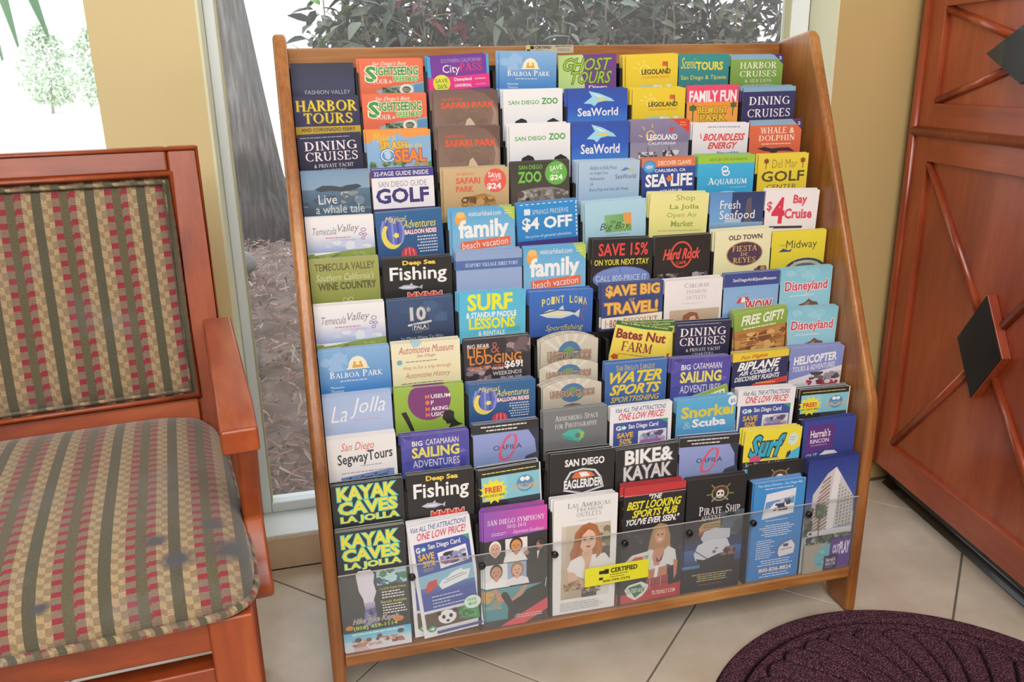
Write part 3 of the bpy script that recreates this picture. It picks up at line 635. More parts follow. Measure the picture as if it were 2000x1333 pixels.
def glyph(ch, T=.17, t=.075):
    P = []; s = lambda x, y, w_=.3: P.append(sl(x-w_/2, y+(.03 if y < .5 else -.03), x+w_/2, y+(.03 if y < .5 else -.03), .06))
    V = lambda x, th=T: P.append(sl(x, 0, x, 1, th))
    Hh = lambda x0, x1, y: P.append(sl(x0, y, x1, y, t))
    A = lambda *a: P.extend(sa(*a, T, t))
    w_ = .75
    if ch == 'A': P.append(sl(.08, 0, .4, 1, t)); P.append(sl(.38, 1, .72, 0, T)); Hh(.18, .6, .33); s(.08, 0); s(.72, 0); w_ = .8
    elif ch == 'B': V(.14); A(.2, .76, .4, .24, -90, 90); A(.2, .27, .46, .27, -90, 90); s(.12, 0); s(.12, 1); w_ = .7
    elif ch == 'C': A(.48, .5, .46, .5, 42, 318); P.append(sl(.8, .68, .8, .95, .06)); w_ = .84
    elif ch == 'D': V(.14); A(.26, .5, .52, .5, -90, 90); Hh(.1, .3, .96); Hh(.1, .3, .04); s(.12, 0); s(.12, 1); w_ = .82
    elif ch == 'E': V(.14); Hh(.1, .58, .96); Hh(.1, .5, .5); Hh(.1, .62, .04); s(.1, 0, .2); s(.1, 1, .2); P.append(sl(.57, .78, .57, 1, .06)); P.append(sl(.6, 0, .6, .24, .06)); w_ = .66
    elif ch == 'F': V(.14); Hh(.1, .58, .96); Hh(.1, .48, .5); s(.14, 0); s(.1, 1, .2); P.append(sl(.57, .76, .57, 1, .06)); w_ = .62
    elif ch == 'G': A(.48, .5, .46, .5, 45, 318); P.append(sl(.76, .06, .76, .45, T)); s(.74, .42); w_ = .9
    elif ch == 'H': V(.16); V(.7); Hh(.16, .7, .52); [s(x, y) for x in (.16, .7) for y in (0, 1)]; w_ = .86
    elif ch == 'I': V(.17); s(.17, 0); s(.17, 1); w_ = .34
    elif ch == 'J': P.append(sl(.3, .15, .3, 1, T)); P.append(sl(.3, .1, .08, -.05, .12)); s(.3, 1); w_ = .45
    elif ch == 'K': V(.16); P.append(sl(.2, .42, .66, 1, t)); P.append(sl(.32, .55, .72, 0, T)); s(.16, 0); s(.16, 1); s(.66, 1); s(.72, 0); w_ = .82
    elif ch == 'L': V(.15); Hh(.1, .6, .04); P.append(sl(.59, 0, .59, .25, .06)); s(.15, 1); s(.1, 0, .2); w_ = .64
    elif ch == 'M': P.append(sl(.12, 0, .12, 1, t)); V(.82); P.append(sl(.12, 1, .46, .08, T)); P.append(sl(.46, .08, .8, 1, t)); s(.1, 0); s(.84, 0); s(.06, 1, .16); s(.88, 1, .16); w_ = .96
    elif ch == 'N': P.append(sl(.14, 0, .14, 1, t)); P.append(sl(.7, 0, .7, 1, t)); P.append(sl(.12, 1, .7, .02, T)); s(.14, 0); s(.08, 1, .18); s(.7, 1); w_ = .84
    elif ch in 'OQ': A(.46, .5, .46, .5, 0, 360); w_ = .92; (P.append(sl(.5, .1, .8, -.2, .12)) if ch == 'Q' else None)
    elif ch == 'P': V(.15); A(.24, .73, .4, .27, -90, 90); s(.15, 0); s(.12, 1); w_ = .66
    elif ch == 'R': V(.15); A(.24, .74, .4, .26, -90, 90); P.append(sl(.34, .48, .68, 0, T)); s(.15, 0); s(.12, 1); s(.7, 0, .18); w_ = .78
    elif ch == 'S': P.extend(sa(.32, .74, .27, .26, 20, 250, .12, .09)); P.extend(sa(.3, .26, .3, .27, 70, -160, .14, .09)); P.append(sl(.55, .7, .55, .95, .05)); P.append(sl(.05, .05, .05, .3, .05)); P.append(sl(.2, .6, .42, .44, .15)); w_ = .62
    elif ch == 'T': V(.36); Hh(.04, .68, .96); P.append(sl(.05, .76, .05, 1, .06)); P.append(sl(.67, .76, .67, 1, .06)); s(.36, 0); w_ = .72
    elif ch == 'U': P.append(sl(.16, .3, .16, 1, T)); P.append(sl(.68, .3, .68, 1, t)); P.extend(sa(.405, .32, .33, .34, 180, 360, T, .09)); s(.16, 1); s(.68, 1); w_ = .84
    elif ch == 'V': P.append(sl(.1, 1, .4, 0, T)); P.append(sl(.4, 0, .7, 1, t)); s(.1, 1); s(.7, 1); w_ = .8
    elif ch == 'W': P.append(sl(.08, 1, .32, 0, T)); P.append(sl(.32, 0, .55, 1, t)); P.append(sl(.52, 1, .78, 0, T)); P.append(sl(.78, 0, 1., 1, t)); s(.08, 1); s(.54, 1); s(1., 1, .2); w_ = 1.08
    elif ch == 'X': P.append(sl(.1, 1, .68, 0, T)); P.append(sl(.1, 0, .66, 1, t)); [s(x, y) for x in (.1, .68) for y in (0, 1)]; w_ = .78
    elif ch == 'Y': P.append(sl(.08, 1, .38, .45, T)); P.append(sl(.38, .45, .68, 1, t)); P.append(sl(.38, 0, .38, .5, T)); s(.38, 0); s(.08, 1); s(.68, 1); w_ = .76
    elif ch == 'Z': Hh(.06, .62, .96); Hh(.06, .62, .04); P.append(sl(.1, .04, .58, .96, T)); w_ = .68
    elif ch == '-': P.append(sl(.05, .42, .35, .42, .1)); w_ = .4
    elif ch == ' ': w_ = .34
    else: return None, None
    return P, w_
def serif_text(s):
    x = 0; vs = []; fs = []
    for ch in s:
        up = ch.upper(); k = .78 if ch.islower() else 1
        P, w_ = glyph(up)
        if P is None:
            v, f = raw_text(ch, .01, 0)
            mx = max(p[0] for p in v) if v else .3; n = len(vs); vs += [(x+p[0]*1.3, p[1]*1.3) for p in v]; fs += [[i+n for i in q] for q in f]; x += mx*1.3+.12; continue
        for q in P: n = len(vs); vs += [(x+a*k, b*k) for a, b in q]; fs.append(list(range(n, n+len(q))))
        x += (w_+.1)*k
    return vs, fs

def ink(h): return tuple(q*.93+.022 for q in lin(h))  # print lifted towards grey: veil of window light put into the colours
class Sheet:
    """one printed leaflet: origin at the middle of its lower edge, face towards -y"""
    def __init__(s, W, H, vis, base, edge=None, T=.0016, arc=0):
        s.W, s.H, s.vis, s.T = W, H, vis, T; s.v = []; s.f = []; s.c = []; s.k = 0
        b = ink(base); e = ink(edge) if edge else tuple(.45*q+.38 for q in b)
        if arc:
            top = [(-W/2+W*i/12, H-arc*(2*i/12-1)**2) for i in range(13)]
        else: top = [(-W/2, H-.0012), (-W/2+.0012, H), (W/2-.0012, H), (W/2, H-.0012)]
        pts = [(W/2, 0), (-W/2, 0)]+top; n = len(pts)
        s.v = [(x, 0, z) for x, z in pts]+[(x, T, z) for x, z in pts]
        s.f = [list(range(n)), list(range(n, 2*n))[::-1]]+[[(i+1) % n, i, n+i, n+(i+1) % n] for i in range(n)]
        s.c = [[b]*n, [b]*n]+[[e]*4 for i in range(n)]
        s.arc = arc
    def pt(s, u, v):
        x = (min(max(u, 0), 100)/100-.5)*s.W; z = s.H-v/100*s.vis
        lim = s.H-.0001-(s.arc*(2*x/s.W)**2 if s.arc else 0)
        return (x, -.00004*s.k-.00006, min(max(z, .0), lim))
    def face(s, pts, cols):
        q = [s.pt(*p) for p in pts]; cl = cols if isinstance(cols, list) else [cols]*len(q)
        keep = [i for i in range(len(q)) if math.dist(q[i], q[i-1]) > 2e-5]
        q = [q[i] for i in keep]; cl = [cl[i] for i in keep]
        if len(q) < 3 or abs(sum(q[i-1][0]*q[i][2]-q[i][0]*q[i-1][2] for i in range(len(q)))) < 2e-8: return
        n = len(s.v); s.v += q; s.f.append(list(range(n, n+len(q)))); s.c.append(cl)
    def draw(s, items):
        for it in items:
            s.k += 1; t = it[0]
            if t == 'R':
                u0, v0, u1, v1 = it[1:5]; a = ink(it[5]); b = ink(it[6]) if len(it) > 6 else a
                s.face([(u0, v1), (u1, v1), (u1, v0), (u0, v0)], [b, b, a, a])
            elif t == 'H':
                u0, v0, u1, v1 = it[1:5]; a = ink(it[5]); b = ink(it[6]); s.face([(u0, v1), (u1, v1), (u1, v0), (u0, v0)], [a, b, b, a])
            elif t == 'E':
                cu, cv, ru, rv = it[1:5]; s.face([(cu+ru*math.cos(-2*PI*i/22), cv+rv*math.sin(-2*PI*i/22)) for i in range(22)], ink(it[5]))
            elif t == 'O':
                cu, cv, ru, rv, w_ = it[1:6]; n = 24; k = s.W/s.vis
                for i in range(n):
                    a, b = -2*PI*i/n, -2*PI*(i+1)/n
                    s.face([(cu+ru*math.cos(a), cv+rv*math.sin(a)), (cu+ru*math.cos(b), cv+rv*math.sin(b)), (cu+(ru-w_)*math.cos(b), cv+(rv-w_*k)*math.sin(b)), (cu+(ru-w_)*math.cos(a), cv+(rv-w_*k)*math.sin(a))], ink(it[6]))
            elif t == 'P':
                q = it[2]; s.face([(q[i], q[i+1]) for i in range(0, len(q), 2)][::-1], ink(it[1]))
            elif t == 'L':
                c = ink(it[1]); w_ = it[2]/2; q = it[3]; k = s.W/s.vis; pp = [(q[i], q[i+1]) for i in range(0, len(q), 2)]
                for a, b in zip(pp, pp[1:]):
                    dx_, dy_ = b[0]-a[0], (b[1]-a[1])/k; l = math.hypot(dx_, dy_) or 1; nx, ny = -dy_/l*w_, dx_/l*w_*k
                    s.face([(a[0]+nx, a[1]+ny), (b[0]+nx, b[1]+ny), (b[0]-nx, b[1]-ny), (a[0]-nx, a[1]-ny)], c)
            elif t == 'N':
                seed, n, u0, v0, u1, v1, sz, cs = it[1:9]; q = random.Random(seed); k = s.W/s.vis; cs = [ink(c) for c in cs.split()]
                for i in range(n):
                    s.k += .3
                    cu, cv = q.uniform(u0, u1), q.uniform(v0, v1); ru = sz*q.uniform(.4, 1.2); rv = ru*k*q.uniform(.4, 1.1); a0 = q.uniform(0, 1)
                    s.face([(min(max(cu+ru*math.cos(-(j+a0)*PI/3), u0), u1), min(max(cv+rv*math.sin(-(j+a0)*PI/3), v0), v1)) for j in range(6)], q.choice(cs))
            elif t == 'S':   # star burst
                cu, cv, ru, rv, n = it[1:6]; s.face([(cu+ru*(1 if i % 2 else .68)*math.cos(-PI*i/n), cv+rv*(1 if i % 2 else .68)*math.sin(-PI*i/n)) for i in range(2*n)], ink(it[6]))
            elif t == 'T':
                txt, u0, v0, u1, v1, col = it[1:7]; st = it[7] if len(it) > 7 else ''; ol = it[8] if len(it) > 8 else None
                rot = it[9] if len(it) > 9 else 0
                off = .035 if 'B' in st else .018 if 'b' in st else -.006 if 't' in st else 0; sh_ = .35 if 'i' in st else 0
                if 's' in st:
                    v, f = serif_text(txt)
                    if 'i' in st: v = [(a+b*.25, b) for a, b in v]
                else: v, f = raw_text(txt, off, sh_)
                if not v: continue
                x0, x1 = min(p[0] for p in v), max(p[0] for p in v); y0, y1 = min(p[1] for p in v), max(p[1] for p in v)
                def put(vv, ff, c):
                    for fi, q in enumerate(ff):      # every face a hair in front of the last, so that none coincide
                        n = len(s.v)
                        for a, b in (vv[i] for i in q):
                            fu = (a-x0)/(x1-x0); u = u0+(u1-u0)*fu; p = s.pt(u, v1+(v0-v1)*(b-y0)/(y1-y0)-rot*(fu-.5)); s.v.append((p[0], p[1]-(fi % 16)*1.6e-6, p[2]))
                        s.f.append(list(range(n, n+len(q)))); s.c.append([c]*len(q))
                if ol and 's' not in st: put(*raw_text(txt, off+.05, sh_), ink(ol)); s.k += 1
                elif ol:
                    for dx_, dy_ in ((.07, -.07), (-.05, .05)): put([(a+dx_, b+dy_) for a, b in v], f, ink(ol))
                    s.k += 1
                put(v, f, ink(col))
            elif t == 'X':   # lines of small print
                u0, v0, u1, v1, n, col = it[1:7]; q = random.Random(int(u0*7+v0*3)); c = ink(col); rg = it[7] if len(it) > 7 else 0
                for i in range(n):
                    v = v0+(v1-v0)*(i+.25)/n; h = (v1-v0)/n*.42; a = u0 if rg != 1 else u0+q.uniform(0, .25)*(u1-u0); b = u1 if rg == 1 else u1-q.uniform(0, .3)*(u1-u0)
                    if rg == 2: d = q.uniform(0, .2)*(u1-u0); a, b = u0+d, u1-d
                    x = a
                    while x < b:
                        wd = q.uniform(2, 6)*(u1-u0)/50; e = min(x+wd, b); s.face([(x, v+h), (e, v+h), (e, v), (x, v)], c); x = e+1.1
            elif t == 'M': s.draw(MAC[it[1]](*it[2:]))
        return s
    def mesh(s, name='leaflet'):
        me = bpy.data.meshes.new(name); me.from_pydata(s.v, [], s.f); me.materials.append(paper)
        a = me.color_attributes.new('Col', 'FLOAT_COLOR', 'CORNER'); buf = []
        for cs in s.c:
            for c in cs: buf += [c[0], c[1], c[2], 1.0]
        a.data.foreach_set('color', buf)
        return me
# ---------------------------------------------------------------- what is printed on the leaflets
Wh, Bk, Ye, Re = 'f2f2f4', '101014', 'f0d830', 'd8343c'
T = lambda *a: ('T',)+a
MAC = {}
def fish(u, v, s, c1, c2): return [('P', c1, [u-s, v, u-s*.5, v-s*.35, u+s*.2, v-s*.3, u+s*.75, v, u+s, v-s*.3, u+s*.95, v+s*.35, u+s*.7, v+s*.1, u+s*.1, v+s*.35, u-s*.6, v+s*.25]), ('P', c2, [u-s*.9, v+s*.02, u-s*.3, v-s*.1, u+s*.5, v, u, v+s*.12]), ('P', c1, [u-s*.1, v-s*.3, u+s*.15, v-s*.65, u+s*.2, v-s*.28])]
MAC['fish'] = fish
def face(u, v, s, skin, hair, top, k=1.0, wide=1.25, hl=.3):
    """head and shoulders; s = half width of the face in u, k converts u to v"""
    q = s*k
    return [('P', top, [u-s*2.3, v+q*3.4, u-s*2.0, v+q*2.1, u-s*.6, v+q*1.55, u+s*.6, v+q*1.55, u+s*2.0, v+q*2.1, u+s*2.3, v+q*3.4]), ('E', u, v-q*.1+q*hl*.5, s*wide, q*(1.5+hl), hair), ('P', skin, [u-s*.38, v+q, u+s*.38, v+q, u+s*.42, v+q*1.75, u, v+q*2.1, u-s*.42, v+q*1.75]), ('E', u, v+q*.12, s*.92, q*1.25, skin), ('E', u-s*.38, v, s*.15, q*.1, '4a3028'), ('E', u+s*.38, v, s*.15, q*.1, '4a3028'), ('E', u, v+q*.72, s*.3, q*.12, 'b8504c'), ('L', 'b07858', s*.1, [u, v+q*.1, u+s*.08, v+q*.42])]
MAC['face'] = face
def photo(u0, v0, u1, v1, cs, seed=1, n=40, sz=6):
    c = cs.split(); return [('R', u0, v0, u1, v1, c[0], c[1]), ('N', seed, n, u0, v0, u1, v1, sz, ' '.join(c[1:]))]
MAC['photo'] = photo
kay = lambda f, g=0: [T('KAYAK', 8, 3*f+g, 90, 36*f+g, 'e8e040', 'B', '5cc8c8'), T('CAVES', 8, 39*f+g, 90, 70*f+g, 'e8e040', 'B', '5cc8c8'), T('LA JOLLA', 10, 74*f+g, 92, 94*f+g, 'e8e040', 'B', '5cc8c8')]
balboa = [('R', 0, 0, 100, 100, '86b4e2', '3a84ca'), ('N', 3, 10, 0, 0, 40, 50, 12, '96bce6 7eb0e0'), ('P', 'f0ead0', [40, 44, 42, 30, 47, 20, 54, 16, 61, 20, 66, 30, 68, 44]), ('P', 'e0a83c', [46, 44, 48, 34, 54, 38, 60, 34, 62, 44]), ('E', 50, 32, 2, 3, 'e0a83c'), ('E', 58, 32, 2, 3, 'e0a83c'), ('R', 38, 44, 70, 47, 'f0ead0'), T('Balboa Park', 14, 50, 88, 66, Wh, 's'), ('X', 28, 71, 78, 76, 1, 'd8e4f4'), T('Museums', 14, 84, 33, 90, Wh), T('Theatres', 14, 93, 32, 99, Wh)]
temec = [('R', 0, 0, 100, 45, 'f2f0f2', 'e8e8f0'), ('R', 0, 45, 100, 88, 'e8e8f0', '9cb0dc'), ('N', 5, 8, 20, 55, 100, 84, 14, 'c8d0ec dfe2f0'), T('Temecula', 10, 26, 44, 44, '7c7078', 'ti'), T('Valley', 47, 20, 78, 44, '7c7078', 'ti'), ('X', 28, 50, 72, 55, 1, 'd87878'), ('X', 50, 58, 74, 61, 1, 'a890a0'), ('O', 84, 36, 4, 5, 1, 'a070b0'), ('O', 80, 46, 3, 4, 1, 'a070b0'), ('O', 86, 48, 3, 4, 1, '8c60a8'), ('O', 83, 57, 3, 4, 1, 'a070b0'), ('P', '8ca050', [0, 96, 30, 92, 60, 86, 100, 82, 100, 112, 0, 112]), ('N', 9, 26, 0, 90, 100, 104, 5, '6c8440 a0b060 8c9c48')]
sight = [('R', 0, 0, 100, 100, 'ec7450', 'e06848'), T("San Diego's Best", 20, 7, 74, 21, Wh, 'i'), T('S', 9, 20, 26, 66, '3c9c4c', 'B', 'f4f0d8'), T('IGHTSEEING', 26, 22, 92, 48, '3c9c4c', 'B', 'f4f0d8'), T('TOUR', 20, 58, 43, 72, Wh, 's'), T('&', 45, 62, 50, 70, Wh), T('FREE MAP', 52, 50, 92, 66, '5cb85c', 'B', 'f4f0d8'), ('P', '9cb0bc', [30, 112, 24, 92, 50, 80, 100, 68, 100, 112]), ('N', 4, 26, 34, 82, 74, 108, 6, '486c4c 74907c 2c4838'), ('P', '5c94c4', [84, 76, 100, 72, 100, 110, 84, 110]), ('E', 72, 90, 11, 16, 'e8e8e0'), ('E', 72, 90, 7, 10, '586c58'), ('X', 66, 86, 78, 96, 2, 'e8e8e0')]
moon = [q for i in range(11) for q in (23+16*math.cos(R(40+i*19)), 52+30*math.sin(R(40+i*19)))]+[q for i in range(10, -1, -1) for q in (28+14*math.cos(R(48+i*17.5)), 48+25*math.sin(R(48+i*17.5)))]
magic = [('R', 0, 0, 100, 112, '26649c', '1c4c84'), ('E', 24, 44, 19, 36, '5c6cc0')]+[('L', c, 2.6, [24+d, 12+abs(d)*.5, 24+d*1.25, 44, 24+d, 76-abs(d)*.6]) for d, c in ((-13, '8c98dc'), (-7, '3c4ca8'), (0, '8c98dc'), (7, '3c4ca8'), (13, '8c98dc'))]+[('P', 'ead860', moon), ('S', 29, 52, 5, 7, 5, 'f0e060'), T('Magical', 14, 10, 46, 26, 'e8dc60', 'i'), T('Adventures', 40, 20, 90, 38, 'e8dc60', 'i'), T('BALLOON RIDES', 42, 42, 90, 52, 'f0f0f0', 'b', 'e06074')]+[('X', 58, 56, 90, 96, 6, 'd4dcec', 1)]+[('E', 46, 96, 12, 16, 'c83c48'), ('L', 'f08890', 1.6, [42, 84, 40, 98]), ('L', 'f08890', 1.6, [47, 82, 47, 99]), ('L', 'f08890', 1.6, [52, 85, 54, 99])]
fishing = [T('Deep Sea', 28, 6, 76, 21, 'f0d050', 'B'), T('Fishing', 9, 22, 92, 66, Wh, 'b')]+[('M', 'fish', 38, 74, 18, 'b8bcd0', 'e8e8f4')]+[T('MMMM', 34, 88, 84, 112, 'd83c34', 'B', 'f0d0c0')]
safari = [('R', 0, 0, 100, 112, '7a6058', '94786a'), ('P', '6c5048', [62, 0, 100, 0, 100, 60, 92, 30, 78, 8]), ('N', 6, 26, 8, 30, 92, 104, 11, '866a5c 80685a 8e7466'), ('P', 'a88c7c', [88, 34, 97, 62, 98, 104, 88, 104, 92, 70]), ('P', 'd8c0a8', [46, 108, 50, 84, 55, 78, 60, 90, 66, 108]), T('SAN DIEGO ZOO', 12, 20, 44, 27, 'e86444', 'b'), T('SAFARI PARK', 11, 32, 94, 50, 'e85c38', 'B')]
zoo = [('R', 0, 0, 100, 112, 'efeff2', 'e4e6ec'), T('SAN DIEGO', 9, 32, 60, 44, '58a84c', 'b'), T('ZOO', 64, 26, 92, 45, '4ca44c', 'B'), ('P', '14141c', [16, 112, 20, 92, 30, 84, 38, 90, 44, 112]), ('P', '14141c', [70, 112, 74, 94, 84, 86, 94, 96, 98, 112])]
seaw = [('R', 0, 0, 100, 60, '2c50ac', '2458c0'), ('R', 0, 60, 100, 112, '2458c0', '3c88dc'), ('P', '9cd8f0', [26, 44, 40, 24, 34, 6, 52, 14, 72, 30, 78, 40, 62, 38, 50, 42, 44, 54, 38, 46]), ('P', 'e8d058', [42, 34, 56, 28, 70, 38, 54, 36]), ('P', Wh, [36, 10, 50, 20, 62, 26, 50, 24]), T('SeaWorld', 16, 58, 84, 84, Wh, 'b'), ('P', '2c3c8c', [0, 112, 60, 104, 100, 108, 100, 114, 0, 114])]
family = [('R', 0, 0, 100, 112, '5cacdf', '88c0e4'), ('P', 'b8d050', [80, 0, 100, 0, 100, 34, 92, 24]), ('X', 84, 6, 96, 18, 2, 'f0f0e0'), ('E', 14, 24, 9, 16, 'f0a848'), ('E', 14, 14, 7, 8, 'f4c070'), T('visitcarlsbad.com', 26, 6, 78, 18, Wh), T('family', 10, 26, 90, 84, Wh, 'B'), ('P', 'ec6c44', [12, 80, 92, 72, 92, 94, 12, 102]), T('beach vacation', 15, 78, 88, 95, Wh, '', None, 7)]
orfila = [('R', 0, 0, 100, 112, '9ca8e0', '7c90cc'), ('R', 0, 0, 100, 24, '202024'), ('X', 12, 4, 90, 12, 1, 'e0e0e0'), ('X', 20, 13, 84, 21, 1, 'e0e0e0'), ('P', '8498cc', [0, 78, 40, 66, 70, 74, 100, 60, 100, 112, 0, 112]), ('P', '28304c', [84, 24, 100, 24, 100, 96, 96, 80, 94, 50]), ('P', '343c58', [74, 108, 80, 90, 92, 84, 100, 80, 100, 112, 60, 112]), T('ORFILA', 30, 56, 74, 68, '303040'), ('P', 'e0546c', [60, 30, 66, 34, 67, 48, 62, 76, 54, 92, 46, 96, 39, 92, 38, 78, 41, 58, 48, 40, 56, 30, 59, 33, 51, 43, 45, 58, 42, 77, 43, 88, 48, 91, 54, 86, 60, 72, 63, 50, 63, 38, 60, 34])]
gocard = [('R', 0, 0, 100, 112, 'ededf2'), T('Visit ALL THE ATTRACTIONS', 9, 4, 90, 16, '5870a4', 'bi'), T('ONE LOW PRICE!', 14, 18, 88, 36, 'd83c58', 'bi'), ('P', '3a50a0', [6, 42, 80, 42, 94, 54, 94, 114, 6, 114]), ('P', '38a878', [80, 42, 94, 42, 94, 54]), T('G', 10, 50, 18, 62, Wh, 'B'), ('E', 22, 56, 4, 6, '5cc8c0'), ('P', Wh, [20, 54, 23, 54, 23, 51, 27, 56, 23, 61, 23, 58, 20, 58]), T('San Diego Card', 30, 48, 78, 63, Wh, 'b'), T('SAVE', 12, 68, 38, 82, 'e8b83c', 'B'), T('50%', 16, 84, 36, 100, 'e8b83c', 'B'), ('R', 46, 68, 92, 112, 'e8e8f0'), ('N', 3, 40, 48, 71, 90, 112, 6, 'b89cc8 5c5470 8c9cc0 302c40 c8c0d0'), ('R', 50, 92, 84, 100, 'a868b8')]
freemap = [('R', 0, 0, 100, 114, Bk), ('R', 2, 2, 98, 100, '18181c'), ('X', 6, 8, 94, 14, 1, 'e0d860'), ('R', 4, 20, 98, 84, '88c8dc'), ('R', 4, 20, 44, 84, '94d0e0'), ('O', 74, 50, 14, 22, 3, '5890c0'), ('E', 74, 44, 12, 16, '5090c0'), ('E', 70, 38, 4, 6, Wh), ('E', 78, 38, 4, 6, Wh), T('SURF DIVER', 52, 50, 94, 64, 'e0b080', 'bi'), ('S', 23, 58, 24, 34, 12, 'f0e438'), T('FREE!', 9, 46, 36, 62, Re, 'B'), T('SAN DIEGO MAP', 6, 66, 40, 73, '506020', 'b'), ('R', 44, 84, 98, 100, '303848'), ('L', Wh, 1.2, [4, 102, 98, 102]), ('R', 98, 0, 100, 114, 'e8e8e8')]
sail = [('R', 0, 0, 100, 112, '5448a8', '3c50a8'), ('N', 2, 40, 0, 0, 100, 108, 7, '5c54b4 4840a0 6c64bc 3c3c90'), T('BIG', 16, 16, 31, 30, Wh, 'b'), T('CATAMARAN', 36, 14, 84, 30, Wh, ''), T('SAILING', 15, 34, 85, 64, 'e4dc6c', 'B'), T('ADVENTURES', 16, 70, 85, 90, 'e0e4f0', '')]
dinbase = [('R', 0, 0, 100, 112, '20244c', '1c1c3c')]
lego = [('R', 0, 0, 100, 112, 'ecd030', 'e4c82c'), ('L', 'f4e88c', 1.5, [26, 30, 22, 22]), ('L', 'f4e88c', 1.5, [34, 26, 34, 16]), ('L', 'f4e88c', 1.5, [20, 40, 14, 36]), ('O', 36, 46, 10, 16, 1.5, 'f4e88c'), T('LEGOLAND', 30, 44, 86, 60, '483c1c', 'B'), ('R', 70, 22, 79, 36, 'd85c40'), ('L', '483c1c', 1.6, [79, 24, 79, 60]), T('CALIFORNIA RESORT', 30, 65, 86, 72, 'd8843c'), ('N', 4, 14, 14, 92, 96, 112, 9, 'c8d8d0 a8c4cc e0e4d8')]
disney = [('R', 0, 0, 100, 112, '80c4dc', 'a0d4e4'), ('N', 7, 9, 10, 0, 100, 30, 12, '9cd0e4 90cce0'), T('Disneyland', 10, 34, 92, 66, 'd0344c', 'b', 'f4e8ec'), ('X', 20, 70, 84, 75, 1, 'dceef4'), ('P', '70564c', [30, 112, 40, 96, 50, 92, 58, 82, 66, 90, 74, 92, 84, 112]), ('P', 'a08878', [44, 108, 54, 92, 60, 90, 58, 108])]
C2 = {}   # (row, pocket) -> look, base colour, print
def L(r, c, look, base, items, edge=None): C2[(r, c)] = (look, base, items, edge)
L(1, 1, 'dark navy leaflet with small pale capitals near its foot', '20203a', [('R', 0, 0, 100, 75, '24243f', '343a60'), ('R', 0, 75, 100, 120, '343a60', '20203a'), T('FASHION VALLEY', 20, 82, 92, 95, 'b8bccc', '')], '1c1c30')
L(2, 1, 'navy leaflet with yellow HARBOR TOURS lettering', '2c2858', [T('HARBOR', 3, 9, 96, 40, 'e8d040', 's', '7c6c20'), T('TOURS', 14, 44, 88, 73, 'e8d040', 's', '7c6c20'), ('R', 0, 80, 100, 110, 'c8a830'), T('AND CORONADO FERRY', 8, 84, 92, 94, '2c2838', 'b')])
din = lambda f: dinbase+[('X', 4, 4, 94, 11, 1, '9494ac')]+[T('DINING', 10, 17, 92, 43, 'eee6ec', 's'), T('CRUISES', 10, 47, 92, 73, 'eee6ec', 's'), T('& PRIVATE YACHT', 22, 80, 84, 91, 'd8d4dc', 's'), T('CHARTERS', 34, 95, 72, 103, 'c8c4d0', 's')]
L(3, 1, 'navy leaflet with large white DINING CRUISES lettering', '20244c', din(0))
L(4, 1, 'slate blue leaflet showing a whale tail above the sea', '6c8cac', [('R', 0, 0, 100, 40, '7c9cbc', '8ca8c4'), ('R', 0, 40, 100, 112, '5c7894', '34485c'), ('N', 5, 40, 0, 55, 100, 104, 7, '40566c 6c88a0 506a82'), ('P', '3c4854', [19, 39, 30, 31, 46, 32, 57, 36, 66, 32, 82, 30, 88, 36, 78, 42, 69, 45, 68, 52, 57, 52, 54, 45, 40, 43, 27, 45]), ('N', 8, 22, 56, 46, 82, 74, 5, '8894a0 a8b0b8 5c6874'), T('Live', 23, 52, 50, 74, 'e8e8ec', ''), T('a whale tale', 18, 76, 90, 96, 'd8dcdc', '')])
L(5, 1, 'white leaflet with grey valley script above the olive one', 'f0eef0', temec)
L(6, 1, 'olive green leaflet reading WINE COUNTRY', '98a050', [('R', 0, 0, 100, 112, 'a4a860', '84903c'), T('TEMECULA VALLEY', 7, 10, 94, 27, '605c34', 'b'), T("Southern California's", 8, 34, 92, 50, 'dcd8b4', 'ti'), T('WINE COUNTRY', 10, 54, 95, 72, '54502c', 'B'), ('O', 48, 96, 4, 5, 1, 'd0d0a0'), ('O', 56, 95, 4, 5, 1, 'd0d0a0')])
L(7, 1, 'white valley leaflet with grassy foot below the olive one', 'f0eef0', temec)
L(8, 1, 'blue leaflet with cream half dome emblem, left column', '86b4e2', balboa)
L(9, 1, 'pale sky blue leaflet with thin white cursive script', 'b0c4e8', [('R', 0, 0, 100, 112, 'a8bee6', 'b8c8e8'), T('La', 10, 24, 34, 66, 'f4f0f4', 'ti'), T('Jolla', 38, 8, 90, 60, 'f4f0f4', 'ti'), ('X', 42, 62, 88, 68, 1, 'd8a0b8')])
L(10, 1, 'white leaflet with bold black tour name under red script', 'eae8ea', [T('San Diego', 20, 12, 68, 36, 'd86c50', 'i'), T('SegwayTours', 14, 34, 94, 66, '38383c', 'b', None, 8), ('X', 46, 66, 90, 71, 1, '9c9ca0'), ('X', 18, 80, 92, 85, 1, 'c890b0'), ('P', '7090c4', [17, 92, 95, 82, 95, 112, 17, 112]), T('Two Great Tours!', 28, 90, 86, 104, '28284c', 'b', None, 6)])
L(11, 1, 'black leaflet with yellow cyan KAYAK CAVES letters, upper one', '1c1e22', kay(1.0, 3))
